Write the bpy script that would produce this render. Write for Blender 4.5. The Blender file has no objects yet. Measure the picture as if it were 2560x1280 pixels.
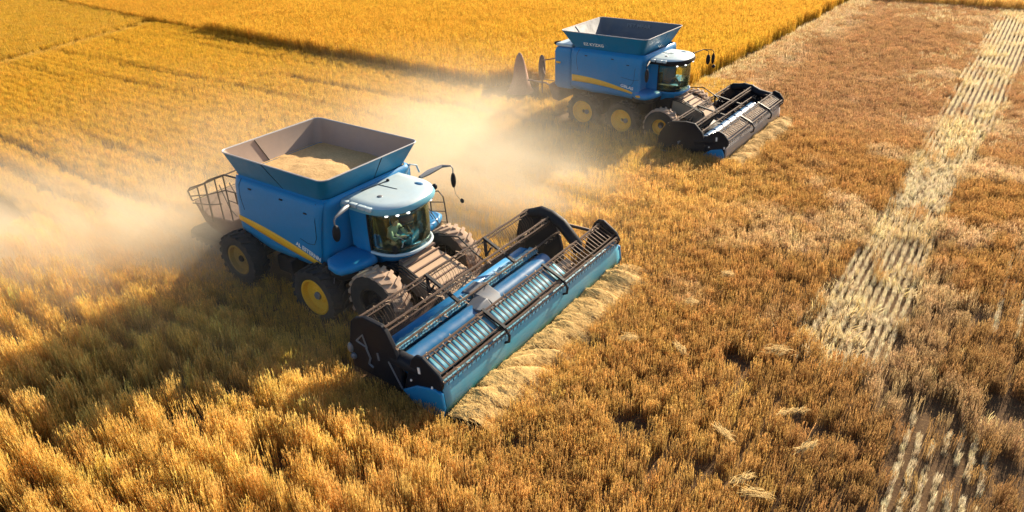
import bpy, bmesh, math, random
import numpy as np
from mathutils import Vector, Matrix
R=math.radians
random.seed(7); rng=np.random.default_rng(7)
scene=bpy.context.scene
COL=scene.collection
# ------------------------------------------------------------------ frames
NEAR=(-2.942,17.746,R(-36.107)); FAR=(7.577,32.217,R(-36.78))
def n2w(x,y):
    c,s=math.cos(NEAR[2]),math.sin(NEAR[2])
    return NEAR[0]+x*c-y*s, NEAR[1]+x*s+y*c
SUN_AZ=R(39); SUN_EL=R(25)       # the sun stands to the right and behind the machines
# ------------------------------------------------------------------ node helpers
def new_mat(name):
    m=bpy.data.materials.new(name); m.use_nodes=True; m.node_tree.nodes.clear(); return m,m.node_tree
def nd(nt,t,**k):
    n=nt.nodes.new(t)
    for a,v in k.items(): setattr(n,a,v)
    return n
def setin(n,**k):
    for a,v in k.items(): n.inputs[a.replace('_',' ')].default_value=v
def math_(nt,op,a,b=None):
    n=nd(nt,'ShaderNodeMath',operation=op)
    for i,v in enumerate((a,b)):
        if v is None: continue
        if isinstance(v,(int,float)): n.inputs[i].default_value=v
        else: nt.links.new(v,n.inputs[i])
    return n.outputs[0]
def mixc(nt,f,a,b,bt='MIX'):
    n=nd(nt,'ShaderNodeMix',data_type='RGBA',blend_type=bt)
    for i,v in ((0,f),(6,a),(7,b)):
        if isinstance(v,(int,float)): n.inputs[i].default_value=v
        elif isinstance(v,tuple): n.inputs[i].default_value=v if len(v)==4 else (*v,1)
        else: nt.links.new(v,n.inputs[i])
    return n.outputs[2]
def noise(nt,vec,scale,detail=4,rough=.6,dist=0):
    n=nd(nt,'ShaderNodeTexNoise'); setin(n,Scale=scale,Detail=detail,Roughness=rough,Distortion=dist)
    if vec is not None: nt.links.new(vec,n.inputs['Vector'])
    return n.outputs['Fac']
def ramp(nt,f,lo,hi,a=0.,b=1.):
    n=nd(nt,'ShaderNodeMapRange'); n.inputs[1].default_value=lo;n.inputs[2].default_value=hi
    n.inputs[3].default_value=a;n.inputs[4].default_value=b
    nt.links.new(f,n.inputs[0]); return n.outputs[0]
def paint(name,col,rough=.45,metal=0,dust=.35,dustcol=(.42,.29,.16),scale=1.6,spec=.5,coat=0,bump=.0):
    m,nt=new_mat(name)
    o=nd(nt,'ShaderNodeOutputMaterial'); b=nd(nt,'ShaderNodeBsdfPrincipled')
    tc=nd(nt,'ShaderNodeTexCoord').outputs['Object']
    n1=noise(nt,tc,scale,6,.65,.3); n2=noise(nt,tc,scale*14,3,.6)
    f=ramp(nt,n1,.38,.75,0,dust)
    f2=math_(nt,'MULTIPLY',f,ramp(nt,n2,.25,.7,.55,1.15))
    base=mixc(nt,ramp(nt,noise(nt,tc,scale*4),.3,.7,.0,.25),col,tuple(c*.72 for c in col))
    c=mixc(nt,f2,base,dustcol); nt.links.new(c,b.inputs['Base Color'])
    r=ramp(nt,f2,0,max(dust,.05),rough,min(1,rough+.3)); nt.links.new(r,b.inputs['Roughness'])
    setin(b,Metallic=metal); b.inputs['Specular IOR Level'].default_value=spec
    if coat: b.inputs['Coat Weight'].default_value=coat; b.inputs['Coat Roughness'].default_value=.15
    if bump:
        bn=nd(nt,'ShaderNodeBump'); bn.inputs['Strength'].default_value=bump; bn.inputs['Distance'].default_value=.02
        nt.links.new(n2,bn.inputs['Height']); nt.links.new(bn.outputs[0],b.inputs['Normal'])
    nt.links.new(b.outputs[0],o.inputs[0]); return m
M={}
M['blue']=paint('blue_paint',(.003,.225,.50),.42,0,.08,scale=2.4,coat=.1,spec=.3)
M['blue_tank']=paint('tank_blue_paint',(.006,.18,.35),.45,0,.08,coat=.08,spec=.3)
M['blue_deep']=paint('auger_blue_paint',(.004,.14,.33),.28,0,.10,coat=.4)
M['blue_light']=paint('pale_blue_paint',(.13,.43,.56),.4,0,.2)
M['lip']=paint('header_lip_paint',(.05,.34,.50),.35,0,.4,(.45,.42,.38),.9)
M['lip_far']=paint('grey_lip_paint',(.34,.33,.33),.4,.1,.5,(.4,.3,.22),.9)
M['roof']=paint('roof_white_paint',(.50,.62,.66),.35,0,.25,(.6,.52,.4),coat=.3)
M['grey']=paint('grey_metal',(.13,.16,.20),.42,.2,.4)
M['tank_in']=paint('tank_inner_metal',(.36,.265,.205),.5,.05,.5,(.44,.31,.22),1.2)
M['tank_in_far']=paint('tank_inner_dark_metal',(.11,.12,.14),.5,.05,.35,(.3,.24,.2),1.2)
M['rim_edge']=paint('bare_edge_metal',(.55,.52,.5),.4,.3,.2)
M['yellow']=paint('yellow_paint',(.95,.50,.02),.42,0,.34,(.55,.3,.08))
M['black']=paint('black_metal',(.007,.009,.015),.5,0,.06,(.12,.09,.07),2.2,spec=.22)
M['blackm']=paint('black_plastic',(.010,.011,.014),.55,0,.08,(.2,.15,.1),spec=.25)
M['rust']=paint('rusty_bar_metal',(.075,.042,.028),.6,.2,.6,(.24,.15,.09),3)
M['rustdark']=paint('dark_bar_metal',(.03,.022,.02),.55,.2,.4,(.2,.12,.07),3)
M['rubber']=paint('tyre_rubber',(.018,.018,.020),.85,0,.5,(.13,.10,.08),1.5)
M['dusty']=paint('dusty_tread_rubber',(.46,.32,.22),.95,0,.7,(.52,.36,.25),2.2)
M['feeder']=paint('dusty_feeder_metal',(.56,.38,.24),.8,0,.7,(.62,.44,.28),2)
M['tanfloor']=paint('straw_covered_floor',(.60,.40,.26),.9,0,.8,(.64,.44,.3),2,bump=.4)
M['hood']=paint('dusty_brown_hood',(.17,.105,.08),.8,0,.7,(.36,.23,.16),2)
M['yellow_shaded']=paint('shaded_yellow_paint',(.42,.23,.03),.7,0,.7,(.16,.12,.08))  # rim yellow darkened in its colour, painting in murky shade on near rear wheels
M['white']=paint('white_plate',(.75,.74,.7),.5,0,.25)
M['letter']=paint('white_lettering',(.88,.88,.85),.5,0,.08)
M['lettergrey']=paint('faded_lettering',(.22,.23,.25),.6,0,.3)
M['skin']=paint('skin',(.70,.42,.30),.55,0,0)
M['hair']=paint('brown_hair',(.16,.075,.03),.6,0,0)
M['shirt']=paint('green_shirt',(.42,.52,.45),.85,0,0)
M['trousers']=paint('dark_trousers',(.03,.04,.05),.85,0,0)
M['cone']=paint('brown_stack',(.46,.25,.17),.95,0,.6,(.55,.32,.2),2.5,bump=.6)
def emis(name,col,s):
    m,nt=new_mat(name); o=nd(nt,'ShaderNodeOutputMaterial'); b=nd(nt,'ShaderNodeBsdfPrincipled')
    setin(b,Base_Color=(*col,1),Roughness=.3); b.inputs['Emission Color'].default_value=(*col,1); b.inputs['Emission Strength'].default_value=s
    nt.links.new(b.outputs[0],o.inputs[0]); return m
M['red']=emis('red_lamp',(1,.06,.03),3.); M['lamp']=emis('white_lamp',(1,.97,.9),1.2)
def glass():
    m,nt=new_mat('green_tinted_glass'); o=nd(nt,'ShaderNodeOutputMaterial')
    t=nd(nt,'ShaderNodeBsdfTransparent'); t.inputs[0].default_value=(.90,.96,.87,1)
    g=nd(nt,'ShaderNodeBsdfGlossy'); g.inputs['Roughness'].default_value=.04; g.inputs[0].default_value=(.9,1,.95,1)
    fr=nd(nt,'ShaderNodeFresnel'); fr.inputs[0].default_value=1.45
    tc=nd(nt,'ShaderNodeTexCoord').outputs['Object']
    d=nd(nt,'ShaderNodeBsdfDiffuse'); d.inputs[0].default_value=(.50,.45,.22,1)
    mx=nd(nt,'ShaderNodeMixShader'); nt.links.new(math_(nt,'MULTIPLY',fr.outputs[0],.9),mx.inputs[0]); nt.links.new(t.outputs[0],mx.inputs[1]); nt.links.new(g.outputs[0],mx.inputs[2])
    m2=nd(nt,'ShaderNodeMixShader'); nt.links.new(ramp(nt,noise(nt,tc,2.2,5),.45,.85,.0,.12),m2.inputs[0]); nt.links.new(mx.outputs[0],m2.inputs[1]); nt.links.new(d.outputs[0],m2.inputs[2])
    nt.links.new(m2.outputs[0],o.inputs[0]); return m
M['glass']=glass()
def straw_mat(name,a,b,stretch=(1,1,1),scale=9,bump=.6):
    m,nt=new_mat(name); o=nd(nt,'ShaderNodeOutputMaterial'); p=nd(nt,'ShaderNodeBsdfPrincipled')
    tc=nd(nt,'ShaderNodeTexCoord').outputs['Object']
    mp=nd(nt,'ShaderNodeMapping'); mp.inputs['Scale'].default_value=stretch; nt.links.new(tc,mp.inputs[0])
    n1=noise(nt,mp.outputs[0],scale,8,.7,.4); n2=noise(nt,mp.outputs[0],scale*6,4,.7)
    f=math_(nt,'ADD',math_(nt,'MULTIPLY',n1,.6),math_(nt,'MULTIPLY',n2,.4))
    nt.links.new(mixc(nt,ramp(nt,f,.35,.65),a,b),p.inputs['Base Color']); setin(p,Roughness=.9)
    bn=nd(nt,'ShaderNodeBump'); bn.inputs['Strength'].default_value=bump; bn.inputs['Distance'].default_value=.06
    nt.links.new(f,bn.inputs['Height']); nt.links.new(bn.outputs[0],p.inputs['Normal'])
    nt.links.new(p.outputs[0],o.inputs[0]); return m
M['grain']=straw_mat('loose_grain',(.50,.29,.10),(.80,.53,.24),(1,1,1),14,.8)
M['swath']=straw_mat('flattened_straw',(.58,.36,.10),(.84,.57,.22),(1.2,7,2),3,.5)
# ------------------------------------------------------------------ mesh builder
class MB:
    def __init__(s): s.v=[]; s.f=[]; s.m=[]; s.cuts=[]
    def add(s,vs,fs,mi=0):
        s.cuts.append((len(s.v),len(s.f))); o=len(s.v); s.v+= [tuple(v) for v in vs]; s.f+=[tuple(i+o for i in f) for f in fs]; s.m+=[mi]*len(fs); return s
    def box(s,x0,x1,y0,y1,z0,z1,mi=0):
        v=[(x,y,z) for x in(x0,x1) for y in(y0,y1) for z in(z0,z1)]
        return s.add(v,[(0,1,3,2),(4,6,7,5),(0,4,5,1),(2,3,7,6),(0,2,6,4),(1,5,7,3)],mi)
    def beam(s,a,b,w,h,mi=0,up=(0,0,1)):
        a=Vector(a);b=Vector(b);d=(b-a).normalized();u=Vector(up)
        if abs(d.dot(u))>.98:u=Vector((1,0,0))
        x=d.cross(u).normalized();y=x.cross(d)
        v=[p+x*i*w/2+y*j*h/2 for p in(a,b) for i,j in((-1,-1),(1,-1),(1,1),(-1,1))]
        return s.add(v,[(3,2,1,0),(4,5,6,7)]+[(i,(i+1)%4,4+(i+1)%4,4+i) for i in range(4)],mi)
    def tube(s,pts,r,n=8,mi=0,caps=True):
        pts=[Vector(p) for p in pts]; rs=r if isinstance(r,(list,tuple)) else [r]*len(pts)
        rings=[];px=None
        for i,p in enumerate(pts):
            d=(pts[min(i+1,len(pts)-1)]-pts[max(i-1,0)]).normalized()
            if px is None:
                u=Vector((0,0,1)) if abs(d.z)<.9 else Vector((1,0,0)); px=d.cross(u).normalized()
            else: px=(px-d*px.dot(d)).normalized()
            py=d.cross(px); rings.append([p+(px*math.cos(2*math.pi*k/n)+py*math.sin(2*math.pi*k/n))*rs[i] for k in range(n)])
        return s.loft(rings,True,caps,mi)
    def loft(s,rings,closed=True,caps=True,mi=0):
        n=len(rings[0]); v=[p for r in rings for p in r]; f=[]
        for i in range(len(rings)-1):
            for k in range(n if closed else n-1):
                a=i*n+k;b=i*n+(k+1)%n; f.append((a,b,b+n,a+n))
        if caps and closed: f.append(tuple(reversed(range(n)))); f.append(tuple(range((len(rings)-1)*n,len(rings)*n)))
        return s.add(v,f,mi)
    def lathe(s,prof,c,n=32,mi=0,axis='y',caps=False):
        rings=[]
        for r,h in prof:
            ring=[]
            for k in range(n):
                a=2*math.pi*k/n
                ring.append((c[0]+r*math.cos(a),c[1]+h,c[2]+r*math.sin(a)) if axis=='y' else (c[0]+r*math.cos(a),c[1]+r*math.sin(a),c[2]+h))
            rings.append(ring)
        return s.loft(rings,True,caps,mi)
    def prism(s,poly,y0,y1,mi=0,plane='xz'):
        n=len(poly)
        P=(lambda a,b,h:(a,h,b)) if plane=='xz' else (lambda a,b,h:(a,b,h))
        v=[P(a,b,y0) for a,b in poly]+[P(a,b,y1) for a,b in poly]
        return s.add(v,[tuple(range(n)),tuple(range(2*n-1,n-1,-1))]+[(i+n,(i+1)%n+n,(i+1)%n,i) for i in range(n)],mi)
    def ball(s,c,r,n=10,m=7,mi=0,sc=(1,1,1)):
        rings=[[(c[0]+sc[0]*r*math.sin(t)*math.cos(2*math.pi*k/n),c[1]+sc[1]*r*math.sin(t)*math.sin(2*math.pi*k/n),c[2]-sc[2]*r*math.cos(t)) for k in range(n)] for t in [math.pi*(i+.02)/(m-.96) for i in range(m)]]
        return s.loft(rings,True,True,mi)
    def each(s,name,mats,parent=None,**k):
        c=s.cuts+[(len(s.v),len(s.f))]
        for (v0,f0),(v1,f1) in zip(c,c[1:]):
            p=MB(); p.add(s.v[v0:v1],[tuple(i-v0 for i in f) for f in s.f[f0:f1]]); p.m=list(s.m[f0:f1]); p.build(name,mats,parent,**k)
    def build(s,name,mats,parent=None,bevel=0,smooth=True,angle=35,solid=0,sub=0,label=None):
        me=bpy.data.meshes.new(name); me.from_pydata(s.v,[],s.f)
        for m in (mats if isinstance(mats,(list,tuple)) else [mats]): me.materials.append(M[m] if isinstance(m,str) else m)
        me.polygons.foreach_set('material_index',s.m)
        bm=bmesh.new(); bm.from_mesh(me); bmesh.ops.recalc_face_normals(bm,faces=bm.faces); bm.to_mesh(me); bm.free()
        if smooth:
            me.polygons.foreach_set('use_smooth',[True]*len(me.polygons)); me.set_sharp_from_angle(angle=R(angle))
        o=bpy.data.objects.new(name,me); COL.objects.link(o)
        if parent: o.parent=parent
        if solid:
            q=o.modifiers.new('t','SOLIDIFY'); q.thickness=solid; q.offset=0
        if bevel:
            q=o.modifiers.new('b','BEVEL'); q.width=bevel; q.segments=2; q.limit_method='ANGLE'; q.angle_limit=R(40)
        if sub:
            q=o.modifiers.new('s','SUBSURF'); q.levels=sub; q.render_levels=sub
        if label: o['label']=label
        return o
def rrect(x0,x1,y0,y1,r,n=5,z=0):
    out=[]
    for cx,cy,a0 in((x1-r,y1-r,0),(x0+r,y1-r,90),(x0+r,y0+r,180),(x1-r,y0+r,270)):
        for k in range(n+1):
            a=R(a0+90*k/n); out.append((cx+r*math.cos(a),cy+r*math.sin(a),z))
    return out
def tag(o,label=None,cat=None,group=None,kind=None):
    for k,v in (('label',label),('category',cat),('group',group),('kind',kind)):
        if v: o[k]=v
    return o
def empty(name,loc,rz):
    o=bpy.data.objects.new(name,None); COL.objects.link(o); o.location=loc; o.rotation_euler=(0,0,rz); o.empty_display_size=.3; return o
def text(name,body,loc,size,rot,parent,mat,extr=.004,sx=1.,shear=0):
    c=bpy.data.curves.new(name,'FONT'); c.body=body; c.size=size; c.extrude=extr; c.align_x='LEFT'; c.offset=.004; c.shear=shear
    t=bpy.data.objects.new(name,c); dg=bpy.context.evaluated_depsgraph_get()
    COL.objects.link(t); dg.update(); me=bpy.data.meshes.new_from_object(t.evaluated_get(dg)); bpy.data.objects.remove(t); bpy.data.curves.remove(c)
    me.materials.clear(); me.materials.append(M[mat])
    o=bpy.data.objects.new(name,me); COL.objects.link(o); o.parent=parent; o.location=loc; o.rotation_euler=rot; o.scale=(sx,1,1); return o
# ------------------------------------------------------------------ wheel
def wheel(root,x,y,z,r,w,rr,rim='yellow',side=-1,tread='rubber',lugs=20,hubdx=0):
    """side -1: outer face towards -y"""
    p=MB(); h=w/2
    prof=[(rr*1.02,-h*.72),(rr*1.12,-h*.92),((rr+r)/2,-h),(r*.93,-h*.93),(r*.97,-h*.7),(r*.985,0),(r*.97,h*.7),(r*.93,h*.93),((rr+r)/2,h),(rr*1.12,h*.92),(rr*1.02,h*.72)]
    p.lathe(prof[:4],(0,0,0),40,0); p.lathe(prof[3:8],(0,0,0),40,1); p.lathe(prof[7:],(0,0,0),40,0)
    q=MB()
    for k in range(lugs):
        for sgn in(-1,1):
            a=2*math.pi*(k+(.5 if sgn>0 else 0))/lugs
            pts=[]
            for rad in (r*.955,r*1.045):
                for (yy,da) in((sgn*.03,-.05),(sgn*.03,.065),(sgn*h*.98,.20),(sgn*h*.98,.09)):
                    rd=rad if abs(yy)<h*.5 else rad-.03*r
                    pts.append((rd*math.cos(a+da*1.1),yy,rd*math.sin(a+da*1.1)))
            q.add(pts,[(0,1,2,3),(7,6,5,4),(0,4,5,1),(1,5,6,2),(2,6,7,3),(3,7,4,0)],0)
    wh=MB()
    s=side; 
    prof=[(rr*1.03,s*h*.80),(rr*1.0,s*h*.86),(rr*.93,s*h*.82),(rr*.86,s*h*.35),(rr*.5,s*h*.22),(rr*.46,s*h*.34),(rr*.16,s*h*.36)]
    wh.lathe(prof,(0,0,0),36,0)
    wh.lathe([(rr*1.02,-h*.8),(rr*.9,-h*.2),(rr*.9,h*.3),(rr*1.02,h*.8)],(0,0,0),36,0)
    for k in range(8):
        a=2*math.pi*k/8; wh.ball((rr*.36*math.cos(a),s*h*.37,rr*.36*math.sin(a)),.022,6,5,0)
    o=wh.build('wheel',rim,root,angle=30); o.location=(x,y,z)
    t=p.build('tyre',['rubber',tread],o,angle=40); q.build('tread',tread,t,smooth=False).parent=o
    hb=MB(); hb.lathe([(0.005,s*h*.62),(rr*.17,s*h*.6),(rr*.22,s*h*.5),(rr*.22,s*h*.3)],(hubdx,0,0),20,0); hb.build('hub','grey' if rim=='yellow' else 'black',o)
    return o
# ------------------------------------------------------------------ combine
def combine(root,v):
    near=v['near']
    # --- chassis
    b=MB(); b.box(-4.7,-.5,-1.1,1.1,.95,1.55); b.box(-3.9,-3.1,-1.5,1.5,.5,1.0)
    for ax in v['axles']: b.tube([(ax,-1.9,v['az']),(ax,1.9,v['az'])],.14,10)
    b.box(-1.5,.25,-.75,.75,.7,1.6); b.beam((-1.2,-1.6,1.35),(-1.2,-1.6,.8),.35,.3); b.beam((-2.6,-1.65,1.4),(-2.6,-1.65,.75),.7,.12)
    b.build('chassis','black',root,bevel=.03)
    # --- body hull: rounded box, inset under the side panels
    x0,x1=v['bx0'],v['bx1']; zb,zt=v['zb'],v['zt']
    def ring(z,ins,dx): return rrect(x0+ins,x1+dx-ins,-1.70+ins,1.70-ins,.26,6,z)
    b=MB(); b.loft([ring(zb,.10,-.34),ring(zb+.06,.02,-.32),ring(zb+.5,0,-.22),ring(zt-.3,0,-.02),ring(zt-.12,.01,0),ring(zt-.03,.05,0),ring(zt,.10,0),ring(zt-.6,.115,0)])
    body=b.build('body','blue',root,angle=50)
    # rear housing behind the body
    b=MB()
    if near: b.loft([rrect(x0-.30,x0+.2,-1.25,1.25,.1,3,z) for z in(1.0,3.1)])
    else:
        b.loft([rrect(x0-1.0+i,x0-.04,-1.62+i,1.62-i,.14,4,z) for z,i in((1.55,.08),(1.7,0),(3.25,0),(3.42,.06),(3.46,.2))])
    b.build('rear_housing','blackm' if near else 'blue',root,angle=50)
    # --- side panels (both sides): bulged sheets that follow the stripe's sweep
    st=v['stripe_top']; sb=v['stripe_bot']
    def interp(L,x):
        xs=[p[0] for p in L]; zs=[p[1] for p in L]
        # smooth (quadratic-ish) through the sampled points
        return float(np.interp(x,xs,zs))
    xa=v['px0']; xb=v['px1']
    def zbot(x): return max(zb-.02,interp(sb,x)-.18-.22*max(0,1-abs(x-xa-1.2)/2.4))
    def yb(x,z):
        u=(z-zb)/(zt-zb); u=min(max(u,0),1)
        return 1.70+.075*math.sin(math.pi*min(1,u*.85+.1))-.06*max(0,u-.86)/.14*1.2
    for s in(-1,1):
        g=MB(); nx,nz=28,12; rows=[]
        for i in range(nx+1):
            row=[]
            for j in range(nz+1):
                t=j/nz; 
                xr=xa+.10*math.sin(math.pi*t*.5)*(1 if near else 0); xf=xb+ (v['slant'])*(1-t)
                x=xr+(xf-xr)*i/nx
                z0=zbot(x); z=z0+(zt-.04-z0)*t
                e=min(i,nx-i)/nx; rnd=.05*(1-min(1,e*14))**2
                row.append((x,s*(yb(x,z)-rnd),z))
            rows.append(row)
        g.loft(rows,False,False)
        pan=g.build('side_panel','blue',root,angle=50,solid=.03)
        # yellow stripe: thin band lying on the panel
        g=MB(); rows=[]
        n=24
        for i in range(n+1):
            x=st[0][0]+(st[-1][0]-st[0][0])*i/n; xx=min(max(x,sb[0][0]),sb[-1][0])
            za=interp(st,x); zc=min(interp(sb,x),za-.015)
            rows.append([(x,s*(yb(x,zc+(za-zc)*k/3)+.022),zc+(za-zc)*k/3) for k in range(4)])
        g.loft(rows,False,False); g.build('stripe','yellow',pan,solid=.008)
        g=MB()
        def P(x,z,d=.016): return (x,s*(yb(x,z)+d),z)
        xf=xb-.30
        g.tube([P(xf+.02,zt-.1),P(xf-.02,zt-.6),P(xf-.05,zt-1.1),P(xf-.18,zt-1.32),P(xf-.45,zt-1.36),P(xf-.75,zt-1.28)],.008,6)
        g.tube([P(xa+.42,zt-.06),P(xa+.33,zt-.25),P(xa+.32,zt-.6),P(xa+.42,zt-1.0)],.009,6)
        if not near: g.tube([P(xf-.7,zt-1.0),P(xf-.1,zt-1.08),P(xb-.1,zt-1.02)],.007,6)
        g.each('panel_seam','blackm',pan)
        if s<0:
            for body_,x,z,size,ang,sx,m_ in v['text']:
                text('lettering',body_,(x,-(yb(x,z)+.026),z),size,(R(90),R(ang),0),pan,m_,sx=sx)
    # --- grain tank
    hx0,hx1,rx0,rx1=v['hx0'],v['hx1'],v['rx0'],v['rx1']; hz=zt-.04; rz=v['rz']; hw,rw=v['hw'],v['rw']; ry=v['ry']
    b=MB()
    outer=[rrect(hx0,hx1,-hw+ry*.3,hw+ry*.3,.30,6,hz-.02),rrect(rx0,rx1,-rw+ry,rw+ry,.22,6,rz)]
    inner=[rrect(rx0+.03,rx1-.03,-rw+.03+ry,rw-.03+ry,.20,6,rz),rrect(hx0+.03,hx1-.03,-hw+.03+ry*.3,hw-.03+ry*.3,.28,6,hz),rrect(hx0+.6,hx1-.6,-hw+.6,hw-.6,.28,6,hz-.55)]
    b.loft(outer,True,False,0)
    b.loft(inner,True,False,1); b.loft([outer[1],inner[0]],True,False,2)
    n=len(inner[2]); b.add(inner[2],[tuple(range(n))],1)
    tank=b.build('grain_tank',['blue_tank','tank_in' if near else 'tank_in_far','rim_edge'],root,angle=40)
    b=MB(); b.tube([Vector(p)+Vector((0,0,.01)) for p in outer[1]]+[Vector(outer[1][0])+Vector((0,0,.01))],.018,6); b.build('tank_rim','rim_edge',tank)
    b=MB()
    def tp(s_,u,t,d=.006): # point on tank right/front wall
        if s_=='r': return (hx0+.3+(hx1-hx0-.6)*u+((rx0-hx0)*(1-u)+(rx1-hx1)*u)*t,-(hw+(rw-hw)*t)+ry*(.3+.7*t)-d,hz+(rz-hz)*t)
        if s_=='f': return (hx1+(rx1-hx1)*t+d,(-hw+.3+2*(hw-.3)*u)+ry*t,hz+(rz-hz)*t)
        return (hx0+(rx0-hx0)*t+.03+d,(-hw+2*hw*u)+ry*t,hz+(rz-hz)*t)
    b.tube([tp('r',.42,.98),tp('r',.60,.02)],.010,5); b.tube([tp('f',.62,.98),tp('f',.60,.02)],.012,5)
    b.tube([tp('b',.3,.98,.01),tp('b',.38,.02,.01)],.012,5)
    b.each('tank_seam','blackm' if near else 'blue_tank',tank)
    if not near:
        ang=math.atan2(rz-hz,rw-hw)
        text('lettering','EZ KYZXG',(hx0+.62,-(hw+(rw-hw)*.26)+ry*.48-.012,hz+(rz-hz)*.26),.19,(R(90)+ (math.pi/2-ang),0,0),tank,'letter',sx=1.15)
        text('lettering','PET.MFAR',(hx0+1.0,(hw-.07+(rw-hw)*.62)+ry*.85,hz+(rz-hz)*.62),.24,(R(90)-(math.pi/2-ang),0,0),tank,'lettergrey',sx=1.2)
        b=MB(); b.box(v['bx0']-.98,v['bx0']-.1,-1.5,1.5,3.46,3.60); b.build('rear_deck','roof',root,bevel=.05)
        b=MB(); b.tube([(v['bx0']-1.25,-1.15,3.5),(v['bx0']-.95,-1.15,3.52)],[.07,.12],10); b.build('exhaust_pipe','black',root)
        b=MB(); b.box(-5.3,-5.08,-1.665,-1.63,2.72,2.80); b.build('badge','yellow',root)
    # --- bumper platform on the front right
    for s in(-1,1):
        pl=[(-1.25,-1.35),(-1.2,-1.80),(-.95,-2.00),(-.62,-2.08),(-.42,-2.05),(-.28,-1.8),(-.14,-1.3),(-.12,-1.0),(-.35,-.85),(-1.2,-.85)]
        pl=[(a,b_*-s if s>0 else b_) for a,b_ in pl] if s<0 else [(a,-b_) for a,b_ in pl]
        zz=v['nose_z']
        def grow(d): 
            c=(-.65,(-1.45 if s<0 else 1.45)); return [(c[0]+(a-c[0])*d,c[1]+(b_-c[1])*d) for a,b_ in pl]
        b=MB(); b.loft([[(a,b_,z) for a,b_ in grow(d)] for d,z in((.94,zz-.14),(1,zz-.10),(1,zz),(.95,zz+.05),(.82,zz+.075),(.5,zz+.09))])
        bp=b.build('bumper','blue',root,angle=60)
        b=MB(); b.loft([[(a,b_,z) for a,b_ in grow(d)] for d,z in((.84,zz-.34),(.95,zz-.27),(.955,zz-.145),(.9,zz-.14))]); b.build('bumper_valance','blackm',bp,angle=60)
        if s<0 and near:
            for t0,t1 in((.28,.52),(.62,.98)):
                a=Vector((-.42,-2.05,0))*.955+Vector((-.65,-1.45,0))*.045; e=Vector((-.14,-1.3,0)); a=Vector((-.50,-2.03,0))
                p0=a.lerp(e,t0);p1=a.lerp(e,t1); nrm=Vector((.9,-.35,0)).normalized()*.03
                b=MB(); b.beam(p0+nrm+Vector((0,0,zz-.20)),p1+nrm+Vector((0,0,zz-.20)),.02,.085); b.build('plate','white',bp)
        if s<0 and not near:
            b=MB(); b.ball((-.75,-2.03,zz-.02),.11,10,7,0,(1.5,.5,.5)); b.build('indicator_lamp','yellow',bp)
    # --- cab
    def outl(rx,ry_,z,x0=-1.0,xc=-.38,n=10,e=2.4):
        pts=[(x0,-ry_,z)]
        for k in range(n*2+1):
            a=-math.pi/2+math.pi*k/(2*n); c,s=math.cos(a),math.sin(a)
            pts.append((xc+rx*abs(c)**(2/e),ry_*math.copysign(abs(s)**(2/e),s),z))
        pts.append((x0,ry_,z)); return pts
    b=MB(); b.loft([outl(.55,.72,1.38),outl(.80,.80,1.62),outl(.97,.90,1.80),outl(.97,.90,1.86),outl(.9,.86,1.88)]); skirt=b.build('cab_base','blue',root,angle=50)
    b=MB(); rg=outl(1.0,.925,1.86)[1:-1]; b.tube(rg,.045,8); b.build('cab_bumper_ring','roof' if near else 'blue',skirt)
    b=MB(); b.box(-1.08,-.40,-.90,-.86,1.85,3.12); b.box(-1.08,-.40,.86,.90,1.85,3.12); b.box(-1.12,-1.06,-.9,.9,1.85,3.12); b.build('cab_wall','blue',root,bevel=.015)
    b=MB(); 
    rings=[outl(.965+.03*math.sin(math.pi*t),.895+.02*math.sin(math.pi*t),1.87+1.25*t,xc=-.40)[1:-1] for t in [i/6 for i in range(7)]]
    b.loft(rings,False,False); b.build('windshield','glass',root,solid=.012,angle=60)
    b=MB(); 
    for k in(0,len(rings[0])-1): b.tube([r[k] for r in rings],.035,6)
    b.each('cab_pillar','blackm',root)
    b=MB(); w0=Vector(rings[1][6])+Vector((.03,-.02,0)); b.tube([w0,w0+Vector((.02,.10,.18)),Vector(rings[3][5])+Vector((.03,-.03,0))],.012,5); b.build('wiper','rim_edge' if near else 'black',root)
    zr=3.13
    b=MB(); b.loft([outl(1.02,1.04,zr-.03,-1.12),outl(1.10,1.16,zr,-1.12),outl(1.12,1.18,zr+.07,-1.12),outl(1.08,1.14,zr+.16,-1.12)],True,True)
    roof=b.build('cab_roof','blue_light' if near else 'blackm',root,angle=50)
    b=MB(); b.loft([outl(1.075,1.13,zr+.155,-1.10),outl(1.04,1.08,zr+.205,-1.08),outl(.85,.85,zr+.23,-1.0),outl(.4,.4,zr+.24,-.9)],True,True); b.build('roof_skin','roof',roof,angle=60)
    b=MB(); b.ball((-.26,-.50,zr+.235),.085,12,7,0,(1,1,.3)); b.build('roof_cap','grey',roof)
    b=MB(); b.ball((.02,.72,zr+.215),.13,12,7,0,(1.3,.8,.3)); b.tube([(.15,.66,zr+.22),(.42,.45,zr+.2)],.012,5); b.build('roof_hatch','blue_deep',roof)
    b=MB(); b.tube([(-.92,-.55,zr+.25),(-.82,.35,zr+.26)],.012,5); b.ball((-.82,.38,zr+.26),.05,8,6); b.tube([(-.84,.05,zr+.25),(-.2,.1,zr+.245)],.008,5);b.tube([(-.72,-.72,zr+.225),(.0,-.7,zr+.225)],.008,5); b.each('roof_rail','blackm',roof)
    b=MB()
    for xx,ln in((-1.0,.2),(-.72,.24),(-.42,.26),(-.14,.18)): b.box(xx,xx+ln,-1.20,-1.08,zr+.10,zr+.21)
    b.build('roof_vent','roof',roof,bevel=.02)
    b=MB(); b.ball((.36,.98,zr+.12),.075,10,7,0,(1,1,1.2)); b.build('beacon','black',roof)
    idx=[5,7,9] if near else [6,9]
    lo=outl(1.03,1.04,zr-.06,-1.12)
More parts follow.
